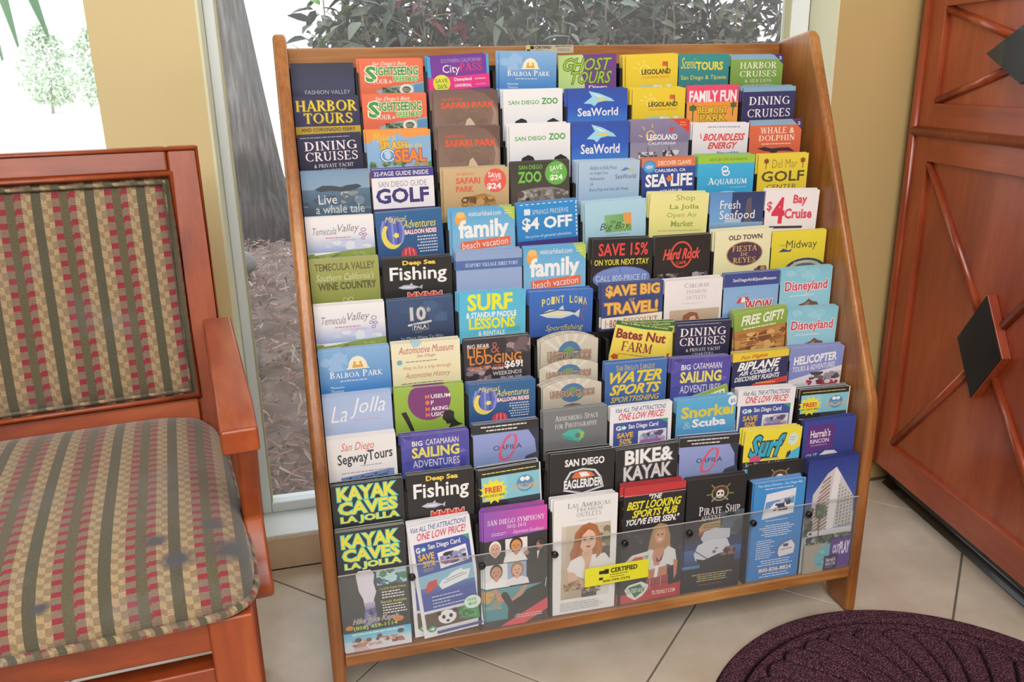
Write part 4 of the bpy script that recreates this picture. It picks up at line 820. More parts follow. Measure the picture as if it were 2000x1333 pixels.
L(12, 1, 'full-height black leaflet with yellow KAYAK letters and swimmers', '24262a', kay(.32, 2)+[('P', 'e4dcec', [24, 36, 28, 33, 46, 33, 51, 37, 49, 44, 52, 52, 48, 58, 46, 64, 34, 64, 32, 56, 27, 50]), ('R', 34, 60, 49, 66, 'c4b8dc', '8c84bc'), ('P', '5c5c94', [33, 66, 49, 65, 54, 80, 30, 80]), ('N', 5, 16, 33, 66, 51, 79, 4, '7c7cb0 44446c 9c98c8'), ('P', '30304c', [38, 70, 42, 66, 46, 71]), ('M', 'photo', 54, 34, 98, 47, 'a8d8e4 b8dce4 3c6c8c 48805c d8e4e8 284850', 8, 30, 7), T('La Jolla Kayak Home', 58, 49, 96, 51.5, 'e8e040'), ('X', 60, 52, 96, 59, 3, Wh), T('Rentals Available', 58, 60, 96, 62.5, 'e8e040'), ('X', 60, 63, 96, 72, 4, Wh), T('Hike Bike Kayak', 14, 72, 84, 78, 'b8a4a0', 'Bi', '506c7c'), ('E', 9, 79, 6, 2, 'd87c3c'), ('E', 82, 77, 8, 2.4, 'd87c3c'), T('(858) 459-1114', 15, 78.5, 80, 82.5, 'b8e048', 'b'), ('R', 0, 83.5, 100, 91, '4cb4dc', '8cd0e8'), ('R', 0, 91, 100, 101, 'c0d8e8', 'e4dce8'), ('X', 12, 84, 90, 87, 1, 'd0ecf4'), ('N', 2, 34, 8, 90, 92, 96.5, 5, 'c88868 a86c54 70443c d8a080'), ('E', 52, 89, 4, 1.8, '70443c'), ('E', 20, 90, 5, 2, '5c3830'), ('E', 84, 87.5, 5, 2, '5c3830'), ('E', 36, 91, 4, 1.6, '70443c'), ('X', 14, 96.8, 40, 99.5, 2, Re)])
L(1, 2, 'orange leaflet with green SIGHTSEEING lettering, topmost one', 'e87050', sight)
L(2, 2, 'orange SIGHTSEEING leaflet directly below the topmost orange one', 'e87050', sight)
L(3, 2, 'orange and blue leaflet reading SPLASH and SEAL', 'e89c50', [('R', 0, 0, 100, 26, 'f09c44', 'ec9c50'), ('P', '8cb4dc', [0, 36, 14, 22, 26, 30, 36, 16, 52, 10, 60, 22, 100, 14, 100, 112, 0, 112]), T('Make a', 10, 6, 44, 34, 'e8c838', 'i'), T('SPLASH', 20, 30, 62, 52, 'ecc030', 'B', 'b07040'), T('on the', 62, 34, 86, 48, 'e8d440', 'i'), ('E', 32, 68, 13, 20, '5c94cc'), ('O', 32, 68, 11, 17, 1.6, 'e0ecf4'), ('P', 'b8d0e8', [26, 58, 34, 54, 38, 66, 34, 80, 28, 76]), T('SEAL', 42, 52, 92, 88, 'ec8c34', 'B', 'a05070'), ('N', 4, 26, 0, 84, 100, 108, 5, '5c8454 84a060 486c4c a89c60')])
L(4, 2, 'white golf guide leaflet with big navy GOLF lettering', 'eceaf0', [('R', 0, 0, 100, 20, '40388c'), T('32-PAGE GUIDE INSIDE', 4, 5, 92, 16, 'e0e0ec', 'b'), T('SAN DIEGO GUIDE', 10, 29, 88, 43, '9494a8', ''), T('GOLF', 5, 46, 91, 84, '38307c', 'B'), ('R', 0, 96, 100, 103, '403070')])
L(5, 2, 'blue balloon leaflet with gold moon below the golf guide', '26649c', magic)
L(6, 2, 'black Deep Sea Fishing leaflet in the sixth row', '131216', fishing)
L(7, 2, 'dark blue leaflet with silver 10th anniversary emblem', '30486c', [('R', 0, 0, 100, 60, '34507c', '28406c'), ('R', 0, 60, 100, 112, '28406c', '182848'), ('N', 6, 8, 20, 5, 90, 60, 18, '3c5c88 34507c'), T('10', 34, 20, 58, 54, 'c8ccd0', 'B', '585c68'), T('th', 59, 22, 65, 34, 'c0c4cc', 'b'), ('P', 'd0d4d8', [30, 62, 66, 55, 66, 60, 30, 67]), ('R', 36, 62, 61, 78, '8890a0'), ('R', 37, 64, 60, 76, '1c2c4c'), T('PALA', 39, 65, 58, 75, 'd8dce0', 'b'), ('X', 40, 81, 56, 84, 1, 'c0c8d0'), T('So Many Ways To Win', 18, 92, 82, 102, 'b8c4d4', '')])
L(8, 2, 'cream leaflet with red cursive museum title', 'ece4c0', [('R', 0, 0, 100, 112, 'efe8cc', 'e8dfb4'), ('P', 'a8d0e0', [28, 0, 44, 0, 40, 10, 32, 12]), T('Automotive Museum', 10, 8, 90, 25, 'b84c54', 'i'), T('San Diego', 36, 28, 64, 37, 'a85050', 'i'), ('X', 20, 42, 84, 47, 1, '908878'), T('Hop in for a trip through', 16, 54, 86, 65, 'c87c50', ''), T('Automotive History', 18, 70, 84, 87, 'c05468', 'ti'), ('E', 11, 44, 4, 6, '70b0cc'), ('X', 12, 93, 92, 98, 1, '888070')])
L(9, 2, 'lime leaflet with purple disc and black singer silhouette', '98b83c', [('R', 0, 0, 100, 112, '9cbc44', '84a830'), ('E', 50, 30, 31, 46, '7c3478'), T('M', 44, 18, 50, 27, 'e87850', 'b'), T('USEUM', 52, 18, 80, 27, Wh, 'b'), ('E', 47, 36, 3, 5, 'e87850'), T('F', 52, 32, 56, 41, Wh, 'b'), T('M', 44, 46, 50, 55, 'e87850', 'b'), T('AKING', 52, 46, 76, 55, Wh, 'b'), T('M', 44, 59, 50, 68, 'e87850', 'b'), T('USIC', 52, 59, 70, 68, Wh, 'b'), ('P', Bk, [9, 54, 16, 52, 20, 66, 28, 100, 24, 104, 14, 70]), ('P', Bk, [68, 70, 72, 58, 79, 56, 85, 62, 85, 76, 90, 86, 98, 92, 76, 98, 80, 88, 74, 88, 72, 80, 69, 78])])
L(10, 2, 'violet leaflet with yellow SAILING lettering, left half', '5448a8', sail)
L(11, 2, 'black Deep Sea Fishing leaflet in the row above the bottom', '131216', fishing)
gofull = [('R', 0, 0, 100, 101, 'eceaf2'), T('Visit ALL THE ATTRACTIONS', 5, 1.5, 94, 6, '5870a4', 'bi'), T('ONE LOW PRICE!', 13, 7, 92, 13.5, 'd84c68', 'bi'), ('P', '3c54a8', [6, 16, 84, 16, 95, 21, 95, 76, 6, 76]), ('P', '38a878', [84, 16, 95, 16, 95, 21]), T('G', 8, 19, 15, 24, Wh, 'B'), ('E', 20, 21.5, 4, 1.9, '5cc8c0'), ('P', Wh, [18, 21, 21, 21, 21, 20, 24, 21.6, 21, 23.2, 21, 22.2, 18, 22.2]), T('San Diego Card', 28, 18, 80, 23.5, Wh, 'b'), T('SAVE', 10, 25, 36, 31, 'e8b840', 'B'), T('50%', 16, 31.5, 36, 37, 'e8b840', 'B'), ('X', 16, 38, 34, 41, 2, 'e8b840'), ('P', Wh, [41, 27, 88, 24, 90, 38, 43, 41]), ('N', 5, 60, 44, 27.5, 87, 38, 5, '9c84b8 50486c 8c9cc4 302c40 c0b4cc d8d8e4'), ('P', '9c58a8', [50, 35, 74, 33, 74, 36, 50, 38]), ('P', '8cbcd8', [6, 44, 95, 41, 95, 55, 6, 60]), ('R', 6, 55, 95, 61, '5880b4', '3c54a8'), ('P', 'eceef4', [36, 55, 42, 51, 52, 49, 60, 46, 76, 44, 78, 46, 90, 46, 84, 54, 40, 59]), ('L', '405070', 1, [44, 54, 84, 49]), ('L', '405070', 1, [48, 51.5, 78, 48]), ('P', 'c8443c', [12, 57, 20, 50, 34, 49, 34, 55, 16, 60]), ('X', 22, 63, 70, 65, 1, 'd8dcf0'), ('X', 22, 66, 90, 68.5, 1, 'd8dcf0'), ('X', 22, 69, 62, 71, 1, 'd8dcf0'), ('X', 22, 72, 76, 74, 1, 'd8dcf0'), ('R', 6, 78, 95, 92, '5c4438'), ('P', '3c8c4c', [60, 78, 95, 78, 95, 92, 70, 90]), ('N', 6, 24, 62, 78, 94, 91, 6, '4ca05c 2c6c3c 5cb070'), ('E', 42, 84, 15, 6.2, 'f0eef0'), ('E', 29, 79.5, 4, 2, '18181c'), ('E', 56, 79.5, 4, 2, '18181c'), ('E', 36, 83.5, 3, 1.9, '202024'), ('E', 48, 83.5, 3, 1.9, '202024'), ('E', 42, 87.5, 3, 1.2, '202024'), ('E', 86, 76, 14, 6, 'dcf0e0'), T('FREE', 78, 72.5, 93, 75, '58b080', 'b'), T('MAP', 79, 76, 93, 79, '58b080', 'b'), ('E', 15, 92, 7, 2.7, '48a878'), ('P', Wh, [11, 91.6, 15, 91.6, 15, 90.4, 19, 92, 15, 93.8, 15, 92.6, 11, 92.6]), ('R', 22, 95, 98, 97.5, '3c4c94')]
L(12, 2, 'crooked white and blue card leaflet with a panda', 'eceaf2', gofull)
L(1, 3, 'purple and pink pass leaflet with a yellow disc', '742c98', [('R', 0, 0, 100, 62, '6c309c', '7c2c98'), ('R', 0, 0, 5, 60, '40a8dc'), ('R', 96, 0, 100, 60, '40a8dc'), T('SOUTHERN CALIFORNIA', 22, 9, 88, 20, 'b8a0d0', ''), T('City', 24, 26, 52, 56, Wh, ''), T('PASS', 52, 22, 88, 46, 'e03c6c', 's'), ('P', 'e42c88', [0, 62, 100, 56, 100, 104, 0, 110]), ('P', '6c309c', [0, 102, 100, 94, 100, 114, 0, 114]), ('E', 21, 78, 14, 25, 'e8e03c'), T('SAVE', 11, 64, 31, 76, '58a03c', 'b'), T('26%', 13, 80, 30, 93, '58a03c', 'b'), T('Disneyland', 42, 64, 70, 76, Wh, 'b'), T('UNIVERSAL', 42, 82, 70, 91, Wh, 'b'), ('X', 76, 66, 94, 74, 1, Wh), ('X', 76, 82, 94, 90, 1, 'f0a0d0')])
L(2, 3, 'brown animal fur leaflet with orange lettering, upper one', '7a6058', safari)
L(3, 3, 'brown animal fur leaflet, lower of the two brown ones', '7a6058', safari)
L(4, 3, 'tan wildlife leaflet with a red SAVE disc', 'c8ac80', [('R', 0, 0, 100, 112, 'd0b48c', 'bc9c6c'), T('SAN DIEGO ZOO', 20, 12, 46, 18, 'e07050', 'b'), T('SAFARI', 19, 24, 56, 40, 'e05c40', 'B'), T('PARK', 19, 46, 46, 61, 'e05c40', 'B'), ('E', 79, 34, 17, 31, 'e85c50'), T('SAVE', 68, 14, 88, 28, Wh, 'b', None, -6), T('UP TO', 72, 30, 84, 36, Wh), T('$24', 66, 40, 88, 58, Wh, 'B'), ('P', 'a87c3c', [26, 84, 30, 74, 42, 72, 60, 66, 76, 74, 82, 112, 28, 112]), ('N', 3, 40, 28, 74, 80, 108, 6, 'b88c48 8c6430 c89c58 6c4c28'), ('E', 32, 82, 5, 7, '4c3420'), ('E', 32, 82, 3, 4, 'c8a070')])
L(5, 3, 'sky blue leaflet with white family lettering, upper one', '5cacdf', family)
L(6, 3, 'periwinkle leaflet with a darker band reading VILLAGE DIRECTORY', '94acd8', [('R', 0, 0, 100, 112, '90a8d4', 'a0b4dc'), ('R', 0, 22, 100, 46, '4c70b0'), T('SEAPORT VILLAGE DIRECTORY', 14, 29, 94, 39, 'dce4f0', 's')])
L(7, 3, 'turquoise leaflet with yellow SURF LESSONS lettering', '50b8e0', [('R', 0, 0, 100, 112, '54bce4', '60c0e0'), T('SURF', 12, 4, 80, 42, 'ecec30', 'B'), T('& STANDUP PADDLE', 10, 45, 86, 58, 'ecf4f8', 'B'), T('LESSONS', 14, 58, 84, 84, 'ecec30', 'B'), T('& RENTALS', 28, 88, 68, 99, 'ecf4f8', 'b'), T('OUTSIDE', 72, 82, 92, 92, '40a868', 'i')])
L(8, 3, 'dark leaflet with orange LIFT LODGING lettering', '2c2432', [('N', 3, 12, 62, 0, 100, 40, 12, 'a08c8c 6c5a60 c8b4ac 4c4048'), ('N', 4, 12, 0, 66, 40, 104, 10, '5c5058 807078 b0a0a0'), T('BIG BEAR', 5, 12, 38, 22, 'e8e4e8', 'b'), T('LIFT', 5, 20, 36, 44, 'd88838', 'b'), T('&', 40, 10, 53, 36, 'b0605c', 't'), T('LODGING', 8, 38, 86, 62, 'd88838', 'b'), T('PACKAGES', 8, 65, 60, 76, 'b85c38', 'b'), T('FROM', 42, 71, 58, 78, 'd8d4d8', 'b'), T('$69!', 60, 58, 88, 78, Wh, 'B'), T('WEEKENDS', 42, 82, 86, 92, 'd0ccd0', 'b'), T('FROM $99', 54, 95, 86, 104, 'b8b4b8', 'b')])
L(9, 3, 'blue balloon leaflet with gold moon beside the lime one', '26649c', magic)
L(10, 3, 'lilac leaflet with a red slanted ring, left one', '9ca8e0', orfila)
L(11, 3, 'black map leaflet with a yellow FREE starburst, left one', '18181c', freemap, 'e0e0e0')
L(12, 3, 'purple topped concert leaflet with four portraits and a conductor', '2c2c30', [('P', '9050b8', [0, 0, 100, 0, 100, 21, 0, 25]), ('H', 0, 0, 100, 21, '9454bc', 'd84cb4'), T('SAN DIEGO SYMPHONY', 6, 7, 96, 11.5, 'f0e4f4', 's'), T('2012-2013', 36, 12.5, 66, 15.5, 'e8dcf0', 's'), ('X', 12, 18, 36, 21, 2, 'e8dcf0'), T('Experience Excellence', 46, 17.5, 94, 21.5, 'f0e0f4', 'ti'), ('M', 'face', 17, 31.5, 8.5, 'd8a894', 'e8e4e0', '24242c', .46, 1.12, .2), ('R', 33, 24.5, 68, 44, 'ece8e8'), ('M', 'face', 50, 30.5, 9, 'd8945c', '3c2c28', 'f0ecec', .46, 1.15, .1), ('R', 0, 45, 36, 65, 'e8e8ec'), ('M', 'face', 18, 51.5, 9, 'd09478', '3c2c24', 'f4f4f4', .46, 1.12, .1), ('R', 36, 45, 66, 65, '98b0d4'), ('M', 'face', 51, 51.5, 8.5, 'e0b098', 'a87c54', 'ece8f0', .46, 1.2, .3), ('P', '1a1a1e', [70, 60, 68, 44, 64, 40, 66, 37, 76, 40, 84, 36, 98, 40, 100, 74, 76, 74]), ('E', 88, 32.5, 6, 4, 'b07868'), ('P', '3c3434', [84, 30, 90, 28, 95, 31, 94, 35]), ('E', 66, 38, 4.5, 2, 'b88070'), ('P', 'e8e8e8', [83, 38, 87, 37, 84, 45]), ('R', 0, 66, 90, 94, '5c9ca4', '3c8c98'), ('N', 5, 12, 0, 66, 28, 84, 8, 'd0a060 b88c5c 80a09c'), ('P', 'c89080', [10, 66, 18, 66, 28, 74, 44, 76, 62, 66, 68, 66, 54, 77, 40, 80, 24, 77]), ('P', '241c20', [24, 72, 34, 70, 48, 84, 44, 98, 34, 98, 36, 84]), ('E', 30, 72, 5, 2.6, '30241c'), ('P', '101014', [36, 96, 38, 80, 60, 74, 66, 70, 92, 66, 100, 68, 100, 92, 60, 94, 58, 99, 54, 99, 54, 90, 44, 92, 42, 98]), ('P', 'dc4454', [22, 101, 100, 80, 100, 90, 62, 101]), ('X', 50, 91, 92, 95, 2, 'f0c0c0'), ('L', 'e8e0e0', 1, [98, 62, 96, 70])], '8c5ca0')
L(1, 4, 'blue leaflet with cream half dome emblem in the top row', '86b4e2', balboa)
L(2, 4, 'plain white zoo leaflet with green letters, upper one', 'efeff2', zoo)
L(3, 4, 'plain white zoo leaflet with green letters, lower one', 'efeff2', zoo)
L(4, 4, 'dark zoo leaflet with a green SAVE disc and koala', '403a34', [('R', 0, 0, 100, 112, '3c3834', '4c443c'), T('SAN DIEGO', 14, 8, 54, 19, '6cb83c', 'b'), T('ZOO', 12, 24, 52, 54, '74c444', 'B'), ('E', 77, 32, 19, 31, '64b448'), T('SAVE', 66, 12, 88, 25, 'e8f4e0', 'b', None, 5), T('UP TO', 70, 28, 82, 33, 'e8f4e0'), T('$24', 66, 36, 88, 52, 'f0f8e8', 'B'), ('P', '8c8480', [10, 112, 12, 82, 24, 72, 44, 68, 70, 68, 90, 76, 98, 90, 100, 112]), ('N', 4, 50, 14, 74, 98, 110, 6, 'a09894 746c68 b8b0ac 605856'), ('E', 16, 84, 6, 9, '5c4c4c'), ('E', 28, 96, 3, 4, '201c1c')])
L(5, 4, 'bright blue coupon leaflet reading 4 OFF in white', '2088d0', [('R', 0, 0, 100, 112, '2490d8', '1c80c8'), ('R', 0, 88, 100, 116, '3c2c7c')]+[('R', a, 3, a+5, 5, 'd8ecf8') for a in range(6, 98, 9)]+[('R', 96, b, 98, b+5, 'd8ecf8') for b in range(6, 84, 9)]+[('R', 12, 14, 22, 28, 'd8ecf8'), T('SPRINGS PRESERVE', 25, 17, 84, 28, 'c8e4f4', ''), T('$4 OFF', 8, 34, 90, 66, Wh, 'B'), T('the price of general admission', 12, 74, 88, 83, 'd8ecf8', '')])
L(6, 4, 'sky blue leaflet with white family lettering, lower one', '5cacdf', family)
L(7, 4, 'royal blue leaflet with arched yellow letters and a tuna', '2c60bc', [('R', 0, 0, 100, 112, '3070c8', '2450a4')]+[T(ch, 20+7.2*i, 12+.35*(i-4.5)**2, 25.5+7.2*i, 30+.35*(i-4.5)**2, 'e4d478', 'b') for i, ch in enumerate('POINT LOMA') if ch != ' ']+[('M', 'fish', 48, 56, 32, 'c8d4dc', 'e8e0a0'), ('L', '2c3c6c', 1.5, [18, 54, 44, 46, 72, 52]), ('L', 'a84c4c', 1.5, [88, 30, 82, 60, 86, 76]), T('Sportfishing', 26, 82, 86, 100, 'd4c858', 'i')])
usj = lambda t: [('R', 0, 0, 100, 112, 'd0c9bb', 'b4ac9c')]+[('P', 'dcd6ca', [50, 60, a, 0, a+7, 0]) for a in (4, 22, 40, 58, 76)]+[('E', 50, 52, 21, 34, '4878a8'), ('P', '6c9c6c', [38, 40, 50, 30, 60, 40, 56, 56, 44, 60]), ('P', '8cb87c', [58, 60, 66, 52, 68, 66, 60, 74]), T('UNIVERSAL STUDIOS', 12, 42, 88, 66, 'b89c84', 'B', '5c3838'), ('P', '6c6458', [30, 112, 36, 96, 50, 90, 64, 96, 70, 112])]
L(8, 4, 'arched stone-coloured globe leaflet, topmost of the arched ones', 'cfc8ba', usj(0), '8c877c')
L(9, 4, 'arched stone-coloured globe leaflet above the grey one', 'cfc8ba', usj(1), '8c877c')
L(10, 4, 'grey photography leaflet with a teal swirl', '74787c', [('R', 0, 0, 100, 112, '787c80', '6c7074'), T('Annenberg Space', 18, 13, 86, 28, 'd4d6d8', 's'), T('for Photography', 18, 32, 84, 47, 'd4d6d8', 's'), ('P', '4cb4a8', [28, 62, 40, 52, 56, 52, 64, 62, 62, 76, 54, 84, 46, 80, 44, 70, 36, 68]), ('P', '90c85c', [52, 56, 64, 62, 62, 76, 54, 84, 58, 72, 58, 62]), ('E', 53, 68, 4, 6, '6c7074'), ('P', '3ca0a0', [26, 68, 40, 66, 46, 76, 50, 82, 40, 78])])
L(11, 4, 'black motorcycle rental leaflet with an orange eagle badge', '17161a', [T('SAN DIEGO', 22, 16, 84, 34, Wh, 'B'), ('P', 'd8dce0', [22, 66, 30, 46, 50, 40, 70, 46, 80, 66, 84, 92, 50, 104, 20, 92]), ('P', '282830', [25, 68, 32, 50, 50, 44, 68, 50, 77, 68, 80, 89, 50, 100, 24, 89]), ('P', 'e0703c', [32, 62, 38, 50, 50, 46, 64, 52, 70, 62, 50, 66]), ('P', 'f0f0f0', [44, 50, 56, 50, 62, 60, 48, 62]), T('EAGLERIDER', 21, 66, 81, 88, 'f0f2f4', 'B', '303040')])
L(12, 4, 'white outlet leaflet with photo of auburn haired woman', 'f0eef0', [T('Las Americas', 22, 4, 88, 8.5, '8c8c94', 's'), T('PREMIUM', 36, 9, 76, 12, 'a0a0a8', 's'), T('OUTLETS', 36, 12.7, 74, 16.5, 'a0a0a8', 's'), ('X', 36, 19, 68, 20, 1, 'b0b0b8'), ('R', 13, 23, 90, 87, 'cfc0b0', 'b8a48e'), ('R', 13, 23, 20, 60, 'd8ccc0', 'c8b8a8'), ('R', 76, 34, 90, 60, '6c6054', '504840'), ('N', 2, 14, 72, 26, 90, 44, 6, 'a89878 887c60 c0b090'), ('R', 70, 76, 90, 87, 'e0dcd8'), ('P', 'c8b094', [13, 60, 24, 56, 28, 80, 13, 87]), ('R', 46, 74, 70, 87, '383030'), ('P', 'b06c3c', [34, 30, 44, 24, 56, 22, 68, 25, 74, 34, 78, 46, 74, 54, 66, 56, 58, 50, 44, 50, 38, 56, 28, 54, 26, 47, 32, 40]), ('P', 'f0ecec', [22, 60, 28, 53, 42, 50, 64, 50, 82, 50, 90, 56, 90, 70, 80, 72, 60, 74, 40, 68, 26, 66]), ('P', 'e4bca8', [46, 50, 60, 50, 58, 56, 50, 56]), ('E', 54, 37.5, 13, 9.6, 'e8c0ac'), ('P', 'a86034', [40, 40, 40, 30, 50, 25, 56, 27, 46, 32, 43, 40, 38, 50, 32, 52]), ('P', 'bc7844', [64, 28, 72, 36, 76, 50, 68, 54, 68, 40]), ('E', 49, 36, 2.5, .8, '503830'), ('E', 60, 36, 2.5, .8, '503830'), ('L', '8c5840', .9, [46, 34.3, 52, 34]), ('L', '8c5840', .9, [57, 34, 63, 34.3]), ('E', 55, 42.5, 3.6, .9, 'b84c50'), ('L', 'c89880', .8, [55, 37, 56, 40.4]), ('P', 'e4b8a0', [46, 46, 56, 44, 62, 47, 60, 54, 56, 64, 50, 64, 50, 54, 44, 50]), ('L', 'b88c78', .8, [48, 47.5, 58, 48]), ('L', 'b88c78', .8, [47, 49.5, 57, 50]), ('P', 'e0b49c', [22, 62, 34, 64, 44, 72, 58, 70, 68, 72, 60, 78, 36, 78, 24, 72]), ('P', 'b89470', [16, 73, 40, 70, 46, 76, 44, 79, 18, 80]), ('N', 7, 30, 17, 72, 44, 79, 4, '988060 c8ac88 705c44'), ('N', 9, 24, 46, 78, 76, 83, 4, '988060 c8ac88 706048'), ('X', 12, 89, 92, 97, 4, 'c0bcc4')], 'dcdade')
L(1, 5, 'green and purple leaflet reading GHOST TOURS', '74408c', [('H', 0, 0, 45, 112, 'b0d080', 'c4dc98'), ('P', '6c3c8c', [42, 0, 100, 0, 100, 112, 50, 112, 40, 60, 46, 24]), T('GHOST', 9, 10, 92, 46, 'a4cc3c', 'i', '4c6c30'), T('TOURS', 22, 50, 92, 86, 'a4cc3c', 'i', '4c6c30'), T('Diego', 52, 92, 84, 106, Wh, 'b')])
L(2, 5, 'royal blue marine park leaflet with wave emblem, upper one', '2c54b4', seaw)
L(3, 5, 'royal blue marine park leaflet with wave emblem, lower one', '2c54b4', seaw)
L(4, 5, 'pale blue admission offer leaflet with small dark print', 'a8c4e0', [('R', 0, 0, 100, 112, 'b4cce4', '98b8d8'), T('Adults at Kids Price', 18, 12, 62, 22, '405880'), T('on Single Day', 18, 27, 48, 36, '405880'), T('Admission', 18, 41, 42, 49, '405880'), T('OR', 18, 56, 24, 63, '405880'), T('Buy a Day and Visit All Week', 18, 70, 82, 80, '405880'), ('P', '4888c8', [68, 28, 76, 18, 90, 26, 80, 26]), ('P', 'e0c050', [76, 26, 86, 22, 92, 28]), T('SeaWorld', 60, 36, 94, 48, '405c94', '')])
L(5, 5, 'light blue leaflet with a green and orange rectangle logo', 'acd4e8', [('R', 0, 0, 100, 112, 'b0d6ea', 'a0cce0'), ('H', 32, 38, 76, 86, '84b87c', '68a860'), ('P', 'e4a050', [62, 36, 76, 36, 76, 70, 64, 66]), ('P', 'a8c86c', [62, 58, 70, 62, 68, 84, 60, 80]), T('the', 42, 52, 50, 62, '2c3c34', 'i'), T('Big Bay', 24, 60, 74, 84, '2c3c34', 'ti'), ('X', 34, 92, 76, 96, 1, '6c94a8')])
L(6, 5, 'black discount leaflet with red SAVE 15% lettering', '141316', [T('SAVE 15%', 10, 10, 92, 40, 'e8443c', 'b'), T('ON YOUR NEXT STAY', 4, 48, 94, 62, 'e4d840', 'b'), ('E', 50, 94, 48, 28, '6c84cc'), ('E', 50, 94, 45, 25, '7890d4'), T('CALL 800-PRICE IT', 7, 86, 92, 100, 'dce4f4', ''), ('L', '3c5090', 1, [46, 70, 48, 82])])
L(7, 5, 'navy leaflet with gold TRAVEL lettering', '2c4484', [('R', 0, 0, 100, 84, '2c4888', '28407c'), T('$AVE BIG', 6, 6, 94, 36, 'e8bc58', 'B', 'b06c40'), T('or', 44, 40, 54, 47, 'd8b060'), T('TRAVEL!', 4, 48, 92, 78, 'e8bc58', 'B', 'b06c40'), ('P', 'e8e4dc', [0, 86, 40, 84, 100, 80, 100, 112, 0, 112]), T('1-800-DISCOUNT', 6, 88, 92, 110, 'a85c40', 's')])
L(8, 5, 'crooked yellow leaflet with dark red farm lettering', 'ecdc50', [('R', 0, 0, 100, 114, 'f0e468', 'e8cc40'), ('P', '2c6c3c', [0, 0, 100, 0, 100, 12, 50, 16, 0, 12]), T('Only 12 Miles North of Escondido', 8, 2, 92, 10, 'd8e080', 'b'), T('Bates Nut', 4, 22, 92, 50, '8c2838', 'B'), T('FARM', 18, 56, 72, 86, '8c2838', 's'), ('X', 14, 92, 84, 97, 1, 'b06838'), ('S', 10, 104, 8, 10, 5, 'b84c2c'), ('S', 88, 100, 8, 10, 5, 'b84c2c')])
L(9, 5, 'blue leaflet with yellow WATER SPORTS lettering', '3c78bc', [('R', 0, 0, 100, 112, '3c70bc', '2c58a0'), T("San Diego's Largest", 18, 6, 80, 20, 'd8c050', 's'), T('WATER', 8, 22, 92, 50, 'e4cc34', 'Bi'), T('SPORTS', 8, 53, 92, 79, 'e4cc34', 'Bi'), T('SPORTFISHING', 10, 83, 90, 97, 'd8c040', 'bi')])
L(10, 5, 'white and blue attractions card leaflet, left of snorkel one', 'ededf2', gocard)
L(11, 5, 'black leaflet with big white BIKE and KAYAK', '141418', [T('BIKE&', 14, 6, 92, 48, Wh, 'B', '50505c'), T('KAYAK', 12, 52, 90, 94, 'd4d4d8', 'B', '40404c'), T('tours', 20, 98, 82, 112, 'c83c34', 'B')])
L(12, 5, 'black and red pub leaflet with a smiling waitress', '17151a', [('P', 'c83038', [0, 0, 100, 0, 100, 6, 0, 7.5]), ('R', 0, 7.3, 100, 8, 'd8908c'), T('"THE', 40, 8, 62, 12, Wh, 'Bi'), T('BEST LOOKING', 5, 12.5, 94, 19.5, 'e8e030', 'Bi'), T('SPORTS PUB', 14, 20, 88, 26.5, 'e8e030', 'Bi'), T('YOU\'VE EVER SEEN."', 5, 27, 92, 32.5, Wh, 'Bi'), ('N', 4, 60, 0, 38, 100, 80, 6, '2c2628 3c3030 241e22 4c3830 1a181c'), ('P', 'b48850', [46, 44, 50, 36, 60, 33, 72, 35, 78, 44, 80, 58, 74, 64, 68, 60, 54, 60, 46, 62, 42, 56]), ('P', 'e4e4e8', [34, 58, 46, 55, 56, 57, 64, 60, 76, 54, 88, 58, 92, 70, 84, 72, 76, 70, 66, 74, 58, 73, 48, 74, 40, 70]), ('P', 'd09070', [52, 56, 68, 54, 70, 60, 62, 70, 54, 70, 50, 62]), ('E', 61, 44, 8.5, 6.6, 'dca080'), ('P', 'c89c60', [52, 44, 52, 38, 62, 35, 70, 38, 71, 44, 66, 39, 58, 39]), ('E', 58, 43, 1.8, .7, '402c28'), ('E', 65, 43, 1.8, .7, '402c28'), ('P', 'f0e4e0', [57, 46.6, 65, 46.4, 61, 48.4]), ('P', '503028', [56, 62, 62, 66, 68, 60, 66, 66, 58, 67]), ('P', 'c88464', [46, 73, 76, 71, 76, 80, 44, 82]), ('P', Wh, [56, 70, 62, 70, 60, 80, 54, 84]), ('P', 'a83c48', [42, 81, 78, 79, 80, 96, 42, 98]), ('L', 'd8b0a0', .8, [48, 81, 48, 98]), ('L', '701c28', .8, [56, 81, 57, 98]), ('L', 'd8b0a0', .8, [66, 80, 67, 97]), ('L', '701c28', .8, [42, 87, 80, 85]), ('P', 'c88868', [86, 66, 93, 68, 92, 80, 88, 84]), ('P', 'e8e4e4', [4, 64, 16, 58, 42, 56, 46, 66, 30, 70, 12, 70]), ('P', 'd86038', [14, 64, 20, 60, 34, 60, 36, 66, 22, 68]), ('P', 'a8b878', [34, 60, 44, 59, 42, 63]), ('P', 'c02c34', [0, 92, 50, 90, 100, 87, 100, 99, 0, 101]), ('P', 'e8e8e4', [6, 88, 12, 84, 34, 82, 46, 86, 44, 90, 36, 95, 24, 98, 12, 94]), ('P', '2c7c4c', [12, 86, 32, 84, 40, 90, 24, 96]), T('TILTED KILT', 9, 87.5, 42, 91, 'f0f0ec', 'bi', '385040'), T('TILTEDKILT.COM', 52, 92, 92, 95.5, 'f4dcdc', 'bi')], 'b03038')
L(1, 6, 'yellow leaflet with sun sketch and black word in top row', 'ecd030', lego, 'e8e0a0')
L(2, 6, 'yellow leaflet with sun sketch and black word in second row', 'ecd030', lego, 'e8e0a0')
